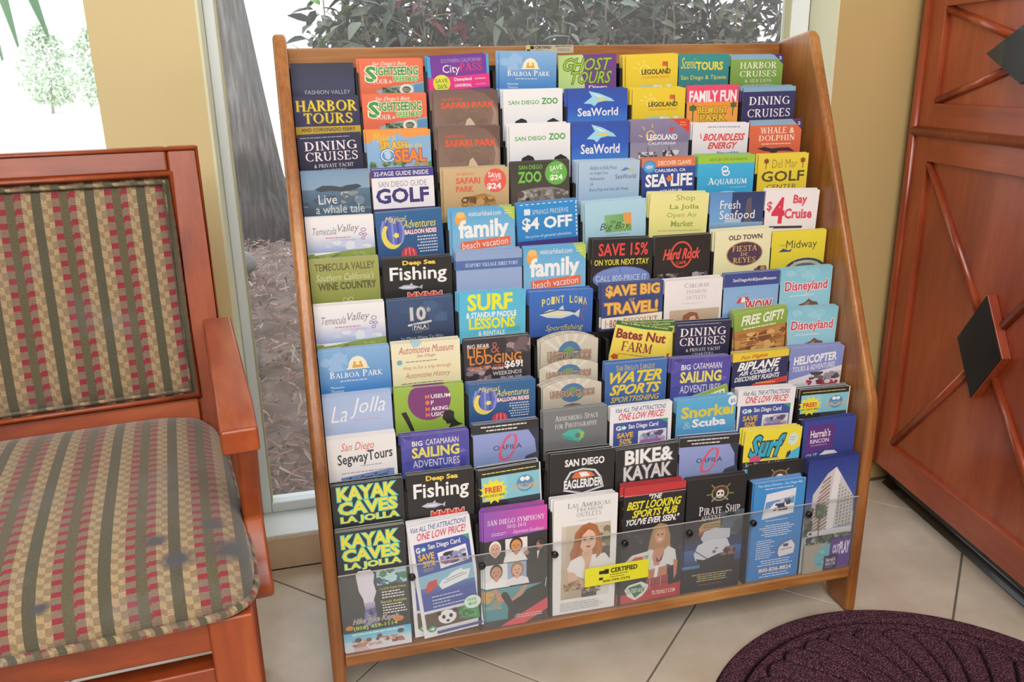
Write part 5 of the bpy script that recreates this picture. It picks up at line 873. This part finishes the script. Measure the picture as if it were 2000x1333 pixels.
L(3, 6, 'grey violet California park leaflet with a red corner', '8880a0', [('R', 0, 0, 100, 60, '8c84a8', '7c7498'), ('R', 0, 60, 100, 112, '8c88a4', 'a09cac'), ('P', 'e03c34', [72, 0, 100, 0, 100, 36]), ('X', 84, 4, 97, 18, 2, 'f0d060'), ('O', 34, 42, 8, 15, 1.6, 'e8c868'), ('L', 'e8c868', 1.5, [20, 44, 14, 40]), ('L', 'e8c868', 1.5, [24, 26, 20, 16]), ('L', 'e8c868', 1.5, [36, 20, 36, 10]), T('LEGOLAND', 28, 38, 80, 54, 'f0f0f4', 'B'), ('R', 66, 20, 73, 30, 'd8443c'), T('CALIFORNIA', 30, 59, 78, 67, 'e0e0ec', 'b'), ('N', 4, 26, 14, 86, 46, 108, 5, '38343c e0dce0 5c5864'), ('L', '38343c', 1, [30, 72, 30, 100]), ('N', 9, 30, 56, 82, 84, 108, 5, 'c83c44 e0dce0 38343c'), ('L', '38343c', 1, [66, 70, 66, 100])])
L(4, 6, 'navy leaflet with orange band and chunky white lettering', '24489c', [('R', 0, 0, 100, 26, 'e07c48'), ('R', 0, 26, 100, 112, '2c50a4', '203c84'), ('E', 14, 24, 12, 19, '3c90cc'), ('E', 14, 24, 9, 14, '58a8dc'), T('NEW', 8, 20, 20, 30, Wh, 'b'), T('DISCOVER CLAWS!', 30, 8, 92, 21, 'f8e4d4', 'b'), T('CARLSBAD, CA', 24, 32, 82, 42, Wh, 'b'), T('SEA LIFE', 7, 46, 96, 84, Wh, 'B'), ('S', 52, 60, 7, 11, 5, 'e0803c'), T('AQUARIUM', 34, 92, 76, 102, 'e0e4f0', 'b')])
L(5, 6, 'pale yellow leaflet with green open air market lettering', 'e8e490', [('R', 0, 0, 100, 112, 'ece8a0', 'e4e088'), T('Shop', 44, 4, 76, 22, '8ca848', ''), T('La Jolla', 34, 27, 84, 42, '8ca848', 'b'), T('Open Air', 30, 47, 82, 62, '8ca848', ''), T('Market', 38, 67, 76, 82, '8ca848', 'b'), ('X', 16, 89, 92, 94, 1, 'b0b080')])
L(6, 6, 'black cafe leaflet with an orange-red ring emblem', '1c1516', [('O', 48, 45, 20, 32, 3, 'd8503c'), T('Hard Rock', 15, 30, 82, 56, 'e05040', 'Bi', '281818'), T('CAFE', 39, 60, 57, 68, 'e05040', 'b'), ('N', 4, 34, 4, 88, 96, 108, 6, '60585c 8c8488 3c3436 b0a8ac'), ('E', 50, 96, 9, 8, '302420')])
L(7, 6, 'white outlet leaflet with grey type and beige photo top', 'ece8ea', [('R', 0, 0, 100, 112, 'eeeaec', 'e6e2e6'), T('Carlsbad', 34, 8, 76, 20, 'a8a4ac', 's'), T('PREMIUM', 38, 25, 72, 34, 'b4b0b8', 's'), T('OUTLETS', 38, 39, 72, 48, 'b4b0b8', 's'), ('X', 32, 56, 76, 59, 1, 'c0bcc4'), ('R', 10, 72, 96, 112, 'c8b49c', 'bca48c'), ('P', '985c3c', [30, 112, 34, 86, 46, 78, 58, 82, 66, 112]), ('P', 'e0b8a0', [42, 112, 46, 90, 54, 88, 60, 112])])
L(8, 6, 'navy dining cruises leaflet beside the crooked yellow one', '20244c', din(1))
L(9, 6, 'violet leaflet with yellow SAILING lettering, right half', '5448a8', sail)
L(10, 6, 'light blue leaflet with yellow Snorkel lettering', '58acdc', [('R', 0, 0, 100, 112, '5cb0e0', '4c9ccc'), T('Snorkel', 8, 20, 96, 54, 'dccc40', 'B'), T('&', 12, 64, 26, 84, '9cccdc', ''), T('Scuba', 27, 58, 84, 82, Wh, 'B'), ('E', 94, 14, 8, 14, 'ecf2f6'), T('$5', 90, 10, 98, 22, '3c6cb0', 'b')])
L(11, 6, 'lilac leaflet with a red slanted ring, right one', '9ca8e0', orfila)
skull = lambda u, v, k: [('O', u, v, 15, 15*k, 3, '8c8858')]+[('L', '8c8858', 2, [u+13*math.cos(a), v+13*k*math.sin(a), u+23*math.cos(a), v+23*k*math.sin(a)]) for a in (-2.3, -.8, .1, 3.1)]+[('P', '5c2c20', [u-14, v-2*k, u-8, v-11*k, u, v-13*k, u+8, v-11*k, u+14, v-2*k, u, v-5*k]), ('E', u, v+1*k, 7, 8*k, 'e4e0dc'), ('E', u-3, v, 2, 2*k, '101010'), ('E', u+3, v, 2, 2*k, '101010'), ('L', '101010', 1, [u-4, v+6*k, u+4, v+6*k]), ('L', '9c9c98', 2.4, [u-14, v+14*k, u-6, v+6*k]), ('L', '9c9c98', 2.4, [u+14, v+14*k, u+6, v+6*k])]
pirate = skull(56, 14, .46)+[T('Pirate Ship', 22, 24, 92, 32, 'ececf0', 's'), T('ADVENTURES', 26, 32.5, 82, 37, 'e0e0e4', 's'), ('P', 'b89860', [24, 43, 30, 39, 88, 36, 92, 42, 32, 46, 26, 48]), ('X', 32, 40, 86, 44, 2, '5c4c28'), ('P', 'a84838', [24, 47, 44, 44, 44, 46, 24, 50]), ('R', 0, 50, 100, 72, '20242c', '2c4c8c'), ('R', 0, 62, 100, 76, '3c68b0', '283c68'), ('N', 6, 20, 60, 30, 100, 52, 10, '3c4650 50606c 2c343c'), ('P', 'c8ccd8', [28, 52, 34, 46, 52, 44, 78, 46, 78, 54, 60, 56, 34, 57]), ('P', 'd8dae4', [18, 66, 24, 58, 44, 54, 74, 55, 80, 62, 66, 70, 36, 72, 22, 72]), ('P', '181418', [22, 70, 36, 72, 60, 68, 90, 64, 88, 82, 60, 84, 34, 80]), ('N', 2, 14, 46, 62, 90, 70, 5, '6c4c44 8c6458 34282c'), ('L', '282024', 1.4, [18, 62, 44, 72]), ('R', 0, 76, 30, 79, '6c98cc', '3c5c94'), ('R', 0, 82, 100, 101, '141418'), ('X', 16, 84, 88, 92, 4, 'c8b470', 2), ('X', 30, 94, 82, 95.5, 1, 'b03c38')]
L(12, 6, 'full-height black pirate ship leaflet with a skull wheel', '151518', pirate, '5c4c44')
L(1, 7, 'teal leaflet with yellow TOURS lettering', '288c90', [('R', 0, 0, 100, 112, '2c9494', '1c7c84'), T('Scenic', 4, 8, 36, 44, 'e8d83c', 'i'), T('TOURS', 34, 22, 88, 50, 'e8d83c', 'B'), T('San Diego & Tijuana', 5, 66, 95, 84, 'e4e050', ''), ('N', 5, 16, 10, 96, 84, 112, 7, '6c5c70 485058 8c7884')])
L(2, 7, 'pink leaflet reading FAMILY FUN over an orange picture', 'e85478', [('R', 0, 0, 100, 44, 'e84c70'), ('R', 0, 44, 100, 112, 'f0943c', 'e8a848'), T('FAMILY FUN', 4, 12, 96, 44, Wh, 'B'), T('BELMONT', 22, 56, 80, 76, 'e4c430', 'B', '684020'), T('PARK', 26, 78, 78, 98, 'e4c430', 'B', '684020'), ('L', '4c5c30', 2, [12, 64, 12, 96]), ('S', 12, 60, 9, 11, 6, '4c6430'), ('L', '4c5c30', 2, [90, 58, 90, 84]), ('S', 91, 54, 8, 10, 6, '4c6430')])
L(3, 7, 'white leaflet with slanted red BOUNDLESS ENERGY', 'e8e6ec', [('R', 0, 0, 100, 112, 'ecebf0', 'd8d8e0'), ('X', 26, 10, 92, 17, 1, '7c94b8'), ('L', 'd83c40', 1.6, [14, 34, 16, 50]), T('BOUNDLESS', 19, 34, 94, 58, 'dc4444', 'Bi'), T('ENERGY', 28, 62, 82, 84, 'dc4444', 'Bi'), T('New exhibit.', 46, 92, 86, 103, '303038', 'b')])
L(4, 7, 'cyan leaflet with white AQUARIUM lettering', '38b0e0', [('R', 0, 0, 100, 22, 'a0cc3c'), ('R', 0, 22, 100, 112, '3cb4e4', '28a4d8'), T('SAVE $3 OFF ADMISSION', 20, 8, 86, 16, '5c7c28', ''), ('O', 48, 38, 6, 9, 2, Wh), ('O', 50, 48, 7, 8, 2, Wh), T('Aquarium', 19, 60, 88, 82, 'f4f8fc', 's'), ('X', 60, 86, 88, 90, 1, 'c0e4f4'), ('O', 54, 112, 26, 14, 3, 'e8d8dc')])
L(5, 7, 'dark blue leaflet reading Fresh Seafood over sails', '2c4c8c', [('R', 0, 0, 45, 112, '5890d0', '7cb0e0'), ('R', 40, 0, 100, 112, '24386c', '344c80'), ('P', '605868', [64, 90, 68, 20, 76, 14, 80, 90]), ('P', 'b0c8e0', [30, 74, 60, 74, 58, 100, 26, 100]), ('R', 0, 84, 100, 112, '8cb4d8', '4c70a0'), T('Fresh', 19, 22, 56, 46, Wh, ''), T('Seafood', 19, 50, 84, 74, Wh, '')])
L(6, 7, 'cream Old Town leaflet with a brown oval', 'e8e4b8', [('R', 0, 0, 100, 112, 'ece8c4', 'e0dca8'), T('OLD TOWN', 24, 12, 84, 24, '54403c', 'B'), ('E', 54, 58, 33, 30, 'c8a458'), ('E', 54, 58, 31, 28, '4c3450'), T('FIESTA', 32, 38, 76, 52, 'd8b468', 's'), T('DE', 47, 55, 60, 63, 'd8b468', 's'), T('REYES', 34, 66, 74, 80, 'd8b468', 's'), ('N', 3, 12, 70, 90, 96, 108, 6, '8c3c38 5c3028 b08c60')])
L(7, 7, 'blue museum leaflet with an umbrella and red toy shapes', '7ca8dc', [('R', 0, 0, 100, 38, '384890'), ('R', 0, 38, 100, 112, '84b0e0', '98bce4'), T('SanDiegoAir&SpaceMuseum', 16, 15, 94, 27, 'd8e0f0', 'b'), ('P', 'd8444c', [24, 86, 30, 70, 44, 68, 50, 84]), ('P', Wh, [32, 84, 34, 70, 39, 70, 42, 84]), ('L', 'a8a060', 1.2, [24, 68, 44, 58]), T('WOW', 40, 80, 90, 112, 'd83c48', 'B', Wh)])
L(8, 7, 'crooked green and brown leaflet reading FREE GIFT', '90b048', [('R', 0, 0, 100, 46, '94b44c', '84a43c'), ('R', 0, 46, 100, 112, 'b87c44', '8c5c34'), ('N', 5, 60, 0, 54, 100, 108, 9, 'd09850 a46c34 7c4c2c e0b070 b88040'), ('L', 'd8a868', 1.2, [10, 66, 90, 66]), ('L', '744c2c', 1.2, [10, 76, 90, 76]), ('L', 'd8a868', 1.2, [10, 86, 90, 86]), T('FREE GIFT!', 12, 8, 94, 34, 'ecf0dc', 'Bi'), ('X', 16, 38, 88, 46, 1, 'e0e8c0'), ('X', 60, 50, 88, 66, 3, 'd8a870')])
L(9, 7, 'navy and yellow leaflet reading BIPLANE', '202c5c', [('R', 0, 0, 100, 26, 'e8cc34'), ('P', '242c5c', [0, 26, 100, 20, 100, 76, 0, 92]), T('Fun Flights', 14, 8, 62, 21, 'c85028', 'bi', None, 4), T('BIPLANE', 9, 26, 86, 50, Wh, 'Bi', None, 6), T('AIR COMBAT &', 12, 52, 84, 65, 'e0e4ec', 'Bi', None, 5), T('DISCOVERY FLIGHTS', 5, 68, 86, 82, 'e0e4ec', 'Bi', None, 5), ('P', 'd04434', [40, 92, 100, 78, 100, 94, 30, 106]), ('X', 44, 88, 92, 96, 1, 'f0d060'), ('R', 0, 100, 100, 114, '8c8878')])
L(10, 7, 'white and blue attractions card leaflet, right of snorkel one', 'ededf2', gocard)
L(11, 7, 'yellow leaflet with big turquoise Surf lettering', 'ecdc38', [('R', 0, 0, 100, 68, 'f0e23c', 'ecd834'), T('Surf', 10, 12, 72, 56, '2cb0cc', 'Bi', '1c2c50'), ('X', 40, 56, 66, 63, 1, '2890a8'), ('E', 86, 24, 9, 13, 'd8e8d8'), ('X', 80, 18, 92, 28, 2, '508c9c'), ('P', '50b8dc', [76, 66, 84, 50, 100, 40, 100, 76, 60, 76]), ('P', '2c2838', [78, 50, 84, 46, 84, 54, 80, 60, 76, 62]), ('E', 22, 60, 10, 8, 'd84c78'), ('R', 0, 64, 100, 78, '1c2438'), T('San Diego Surf School', 6, 66, 86, 76, 'e8f0f8', ''), ('R', 0, 78, 100, 116, '60b8dc')])
blue = [('R', 0, 0, 100, 101, '3c94dc', '3888d4'), T('Two Boat Charters - San Diego Bay', 6, 2, 94, 5, 'e8f0fc', 'i'), ('X', 20, 6, 90, 8, 1, 'd0e4f8'), ('P', 'e8ecf4', [24, 12, 82, 9, 80, 34, 18, 37]), ('P', '6c9cd0', [24, 20, 80, 17, 80, 24, 22, 27]), ('P', 'f4f4f8', [26, 30, 40, 22, 60, 20, 74, 24, 70, 33, 30, 35]), ('P', '3c3c58', [46, 24, 60, 18, 62, 30, 50, 30]), ('N', 3, 14, 36, 16, 76, 30, 5, '4c4458 ccd0dc 706878'), ('X', 26, 38, 70, 40, 1, 'e0ecfc'), ('X', 14, 43, 86, 56, 6, 'e4f0fc', 2), ('X', 12, 58, 50, 78, 9, 'e0ecfa'), ('P', '5c80c0', [54, 62, 92, 59, 92, 76, 52, 78]), ('P', 'ece8f0', [56, 74, 58, 68, 68, 64, 82, 62, 90, 68, 88, 76, 60, 78]), ('L', '303858', 1.2, [62, 71, 84, 70]), ('R', 66, 65, 76, 68, '404868'), ('X', 16, 79, 88, 86, 3, 'e0ecfa', 2), T('800-836-8824', 20, 87.5, 86, 92, 'f4e8ec', 'B', '3c5c9c'), ('X', 22, 93, 84, 98, 2, 'd8e8fa', 2)]
L(12, 7, 'bright blue charter leaflet with two white boat photos', '3c94dc', blue, 'b8d0ec')
flag2 = [('R', 0, 0, 100, 14, '88b0cc'), ('P', '382c70', [82, 0, 100, 0, 100, 30]), T('2', 91, 5, 97, 15, 'e0e0f0', 'b')]
L(1, 8, 'green leaflet with white HARBOR CRUISES capitals', '78a448', [('R', 0, 14, 100, 112, '80ac4c', '6c9840')]+flag2+[T('HARBOR', 18, 22, 88, 44, 'e8ecdc', 's'), T('CRUISES', 18, 50, 88, 70, 'e8ecdc', 's'), T('& SEA LION', 28, 76, 80, 88, 'd0dcc0', 's'), T('ADVENTURES', 24, 93, 84, 104, 'd0dcc0', 's')])
L(2, 8, 'navy leaflet with pale blue band reading DINING CRUISES', '2c3470', [('R', 0, 14, 100, 112, '283068', '28285c'), ('R', 0, 0, 100, 14, '88b0cc'), T('DINING', 12, 28, 90, 54, 'eceaf4', 's'), T('CRUISES', 10, 66, 92, 92, 'eceaf4', 's')])
L(3, 8, 'red-orange leaflet reading WHALE and DOLPHIN', 'd86844', [('R', 0, 14, 100, 112, 'dc6c48', 'd46040')]+flag2+[T('WHALE &', 20, 20, 86, 40, 'f4e8dc', 's'), T('DOLPHIN', 18, 44, 88, 62, 'f4e8dc', 's'), ('X', 24, 68, 84, 76, 1, 'ecc8b0'), ('P', '302028', [16, 84, 30, 80, 44, 86, 60, 84, 78, 84, 90, 98, 70, 94, 56, 94, 52, 110, 44, 110, 42, 96, 28, 92])])
L(4, 8, 'yellow golf center leaflet with two palm trees', 'e4cc38', [('R', 0, 0, 100, 112, 'e8d440', 'dcc430'), T('Del Mar', 28, 16, 78, 40, '988428', 't'), T('GOLF', 8, 48, 94, 78, '48441c', 'b'), T('CENTER', 20, 86, 80, 99, '5c5424', ''), ('L', '8c4c24', 1.6, [16, 22, 15, 42]), ('S', 16, 20, 6, 9, 6, '8c4c24'), ('L', '8c4c24', 1.6, [89, 22, 90, 42]), ('S', 89, 20, 6, 9, 6, '8c4c24')])
L(5, 8, 'white leaflet with pink-red Bay Cruise lettering', 'f0eaec', [T('$', 4, 28, 14, 54, 'd83c58', 'b'), T('4', 14, 18, 38, 84, 'd83450', 'B'), T('Bay', 52, 12, 78, 40, 'dc4860', 'B'), T('Cruise', 38, 46, 90, 72, 'dc4860', 'B'), ('X', 12, 88, 88, 96, 1, '303034'), ('R', 20, 90, 74, 96, '303034')])
L(6, 8, 'yellow ship museum leaflet with small grey-blue ship', 'e0cc34', [('R', 0, 0, 100, 112, 'e8d83c', 'd8c82c'), T('USS', 15, 36, 26, 42, '787028'), T('Midway', 27, 26, 84, 56, '4c4c34', ''), ('P', '2c4c74', [14, 58, 22, 48, 32, 54, 38, 50, 36, 58]), ('E', 66, 116, 40, 38, '243c64'), ('E', 66, 116, 34, 32, 'b8b49c'), ('E', 66, 118, 28, 26, '5c6870'), ('X', 44, 88, 84, 92, 1, 'd8dce4')])
L(7, 8, 'sky blue leaflet with bold red word, upper one', '80c4dc', disney)
L(8, 8, 'sky blue leaflet with bold red word, lower one', '80c4dc', disney)
L(9, 8, 'lavender leaflet reading HELICOPTER', '8490cc', [('R', 0, 0, 100, 112, '8894d0', '7484c4'), T('HELICOPTER', 9, 18, 88, 40, 'f0f0f8', 'B', None, 10), T('TOURS & ADVENTURES', 8, 44, 86, 58, 'dce0f0', 'b', None, 10), ('P', 'dcdce4', [0, 84, 60, 62, 100, 50, 100, 112, 0, 112]), ('N', 3, 20, 40, 64, 100, 84, 8, '605860 948c98 c0bcc8 483c44'), ('N', 6, 14, 36, 84, 100, 100, 8, 'a83c4c d8d8e0 7c3040'), ('R', 0, 92, 40, 112, 'c8ccd8')])
L(10, 8, 'black map leaflet with a yellow FREE starburst, right one', '18181c', freemap, 'e0e0e0')
L(11, 8, "deep blue leaflet with a purple casino name square", '2c3c90', [('R', 0, 0, 100, 112, '3044a0', '283888'), ('P', '582c80', [8, 14, 60, 12, 58, 84, 6, 88]), T("Harrah's", 14, 26, 52, 48, 'f0e8f4', 'b'), T('RINCON', 14, 52, 50, 64, 'e4dcec', 'b'), ('X', 16, 68, 48, 72, 1, 'd0c4dc'), ('P', 'd8dce8', [32, 100, 44, 88, 62, 90, 70, 100]), T('OUT', 8, 92, 30, 104, 'd8c8e4', 'b')], '302c48')
hot = [('R', 0, 0, 100, 50, '1c348c', '4468b8'), ('R', 0, 50, 100, 101, '9cb0c8', 'c0c4c8'), ('P', 'd0ccd0', [12, 52, 14, 30, 40, 13, 56, 8, 62, 12, 96, 36, 98, 60, 60, 62, 12, 68]), ('P', 'e8e6ea', [54, 9, 66, 15, 60, 64, 44, 62])]
for i in range(15):
    y = 15+i*3.3
    hot.append(('P', 'a8887c' if i % 2 else '8c7068', [18+max(0, 6-i)*2.2, y+8-max(0, 3-i), 46, y+.5, 47, y+1.9, 18+max(0, 6-i)*2.2, y+9.8-max(0, 3-i)]))
for i in range(12):
    for j in range(5): hot.append(('R', 64+j*6.5, 24+j*2.6+i*3.0, 67+j*6.5, 25.6+j*2.6+i*3.0, '98948c'))
hot += [('R', 0, 62, 96, 67, 'e0dee2', 'c8c8cc'), ('N', 8, 40, 0, 40, 16, 66, 6, '4c5c4c 6c7864 343c34'), ('N', 9, 40, 8, 67, 100, 74, 6, '3c5040 5c7050 2c3830'), ('L', '6c5c4c', 1.6, [30, 46, 29, 74]), ('N', 4, 18, 22, 40, 42, 50, 6, '4c5c44 6c7c5c'), ('P', 'b0a898', [4, 74, 50, 74, 40, 86, 46, 101, 4, 101]), ('P', '70b8c4', [26, 84, 40, 77, 60, 74, 60, 98, 36, 96, 26, 90]), ('N', 5, 12, 30, 79, 56, 94, 5, '8cccd0 5ca4b4'), ('R', 56, 72, 98, 98, '5c3490'), T('OUT', 62, 77, 76, 85, 'e8e0f4', 'B', '8c70b4'), T('PLAY', 76, 75, 96, 86, 'f0e8f8', 'B', '8c70b4'), ('R', 46, 86, 74, 99, '2c1c50'), T("Harrah's", 50, 88, 70, 92, 'ece4f4', 'b'), T('RINCON', 50, 92.5, 70, 95.5, 'e0d8ec', 'b'), ('X', 50, 96.3, 68, 97.6, 1, 'c0b4d0')]
L(12, 8, 'full-height leaflet with a white hotel tower and pool', '24409c', hot, '302c44')

# ---------------------------------------------------------------- build every leaflet
ORD = ['first', 'second', 'third', 'fourth', 'fifth', 'sixth', 'seventh', 'eighth', 'ninth', 'tenth', 'eleventh', 'bottom']
POC = ['first', 'second', 'third', 'fourth', 'fifth', 'sixth', 'seventh', 'last']
NB = ['11331412', '11323312', '11332331', '13324241', '22333312', '23323232', '31232323', '23223233', '32332323', '22222233', '22333322', '43433333']
LOOK = {}
def place(o, r, cx, ztop, y, H, angd):
    a = R(angd); o.rotation_euler = (0, -a, 0)
    o.location = (cx+H*math.sin(a), y, ztop-H*math.cos(a))
def colour_word(look): return look
meshes = {}
for (r, c), (look, base, items, edge) in sorted(C2.items()):
    y, z = ROWS[r-1]; cx, Wd, dz, angd, vis = PL[r][c-1]
    led = LED[r-1]; ztop = z+dz; H = ztop-led
    if r == 12: vis = H
    else:
        yn, zn = ROWS[r]; vis -= (.0017+min(.0040, .013/int(NB[r][c-1]))*int(NB[r][c-1]))*(.9425-zn)/(yn+1.09)+.0012
    if r == 12: angd = {2: 5.0}.get(c, angd*.3)
    elif (r, c) not in ((8, 5), (8, 7)): angd = max(-2.6, min(2.6, angd*.65))
    for _ in range(40):
        xb = cx+H*math.sin(R(angd))
        if XL+.0015 < xb-Wd/2-.0016 and xb+Wd/2+.0016 < XR-.0015: break
        angd *= .85
    arc = .012 if (r, c) in ((8, 4), (9, 4)) else 0
    tilt = abs(math.sin(R(angd)))*Wd/2; H = ztop-led-tilt-.0004
    if r == 12: vis = H
    sh_ = Sheet(Wd, H, vis, base, edge, .0017, arc).draw(items)
    me = sh_.mesh(); meshes[(r, c)] = (me, H)
    o = link('leaflet', me); place(o, r, cx, ztop, y, H, angd)
    where = ' in the %s row, %s pocket' % (ORD[r-1], POC[c-1]) if len(look.split()) < 9 else ''
    tag(o, (look+where), 'leaflet', 'front leaflets shown in the rack pockets')
    rn = random.Random(r*31+c); n = int(NB[r-1][c-1]); room = .0215 if r < 12 else .0132; step = min(.0040, (room-.0017-.0005)/n)
    ang2 = angd if abs(angd) < 5 else (angd*.25)
    left = .0055 if c == 1 else (cx-Wd/2)-(PL[r][c-2][0]+PL[r][c-2][1]/2)
    left = max(0, min(.006, left-.0042))
    for k in range(1, n+1):
        q = o.copy(); q.name = 'leaflet'; COL.objects.link(q)
        jz = rn.uniform(-.0015, .0018) if k < n else rn.uniform(0, .0026)
        jx = rn.uniform(-.0016, .0016)
        ga = min(.0045, max(.0, (.11-Wd)/2-.0012)); jx = max(-ga, min(ga, jx)) if abs(angd) < 5 else .004 if (r, c) == (8, 5) else 0
        if (r, c) != (8, 5): jx = -left*rn.uniform(.25, 1) if c > 1 else -left*.2*rn.random()
        place(q, r, cx+jx, max(ztop+jz, led+H*math.cos(R(ang2))+abs(math.sin(R(ang2)))*Wd/2+.0003), y+k*step+.0002, H, ang2+rn.uniform(-.5, .5)*.6)
        q.location.z = max(q.location.z, led+Wd/2*abs(math.sin(q.rotation_euler.y))+.0002)
        q['label'] = 'spare leaflet stacked behind the front one in %s row, %s pocket' % (ORD[r-1], POC[c-1])
        q['group'] = 'spare leaflets in %s row, %s pocket' % (ORD[r-1], POC[c-1])
# strays: leaflets the photograph shows poking up behind others
def stray(key, cx, ztop, y, angd, label, led, items=None):
    me, H = meshes[key]; o = link('leaflet', me); Wd = PL[key[0]][key[1]-1][1]
    place(o, 0, cx, ztop, y, H, angd); o.location.z = max(o.location.z, led+.0003); tag(o, label, 'leaflet'); return o
stray((12, 6), .8395, ROWS[11][1]-.0035, .0478-.0018, -.8, 'black skull-wheel leaflet showing its top behind the blue charter leaflet', LED[11])
stray((9, 4), .4945, ROWS[8][1]+.0085, ROWS[8][0]+.014, 0, 'arched globe leaflet, middle one of the three arched tiers', LED[8])
gift = C2[(8, 7)]; me = Sheet(.099, .2195, .066, gift[1], gift[3]).draw(gift[2]).mesh()
o = link('leaflet', me); place(o, 0, PL[10][5][0]-.004, ROWS[9][1]-.006, ROWS[9][0]+.0172, .2195, 14)
tag(o, 'green gift leaflet slipped in crooked behind the snorkel leaflet', 'leaflet')

# ---------------------------------------------------------------- stickers of the rack
def sticker(name, W, H, base, items, loc, label, parent, rad=0):
    s = Sheet(W, H, H, base, base, .0004); s.draw(items); o = link(name, s.mesh(name), parent); o.location = loc; o['label'] = label
sticker('sticker', .111, .034, 'e8e420', [('R', 22, 24, 30, 42, Bk), ('R', 30, 24, 37, 42, 'f0ec30'), ('R', 31, 42, 38, 60, 'f0ec30'), ('R', 22, 60, 28, 74, Bk), ('R', 30, 18, 37, 44, Bk), T('CERTIFIED', 40, 16, 82, 42, '18180c', 'B'), ('X', 39, 47, 72, 57, 1, '40400c'), ('X', 39, 60, 64, 69, 1, '40400c'), T('800-799-7373', 28, 76, 70, 89, '28280c', 'b')], (.5475, E2-.0006, .146), 'yellow sticker with a black squares emblem on the clear panel', pane)
sticker('sticker', .086, .0135, 'c8bca0', [('R', 2, 10, 9, 90, 'e0c848'), ('R', 9, 10, 17, 50, Bk), ('R', 2, 50, 9, 90, Bk), T('CERTIFIED', 19, 12, 53, 46, '282828', 'B'), ('X', 19, 54, 44, 68, 1, '585850'), ('X', 19, 76, 36, 88, 1, '585850'), T('800-799-7373', 62, 8, 96, 26, '484840', 'b'), ('X', 66, 40, 94, 80, 2, '686860')], (.546, .3853, .9755), 'small beige sticker on the top rail', top_rail)
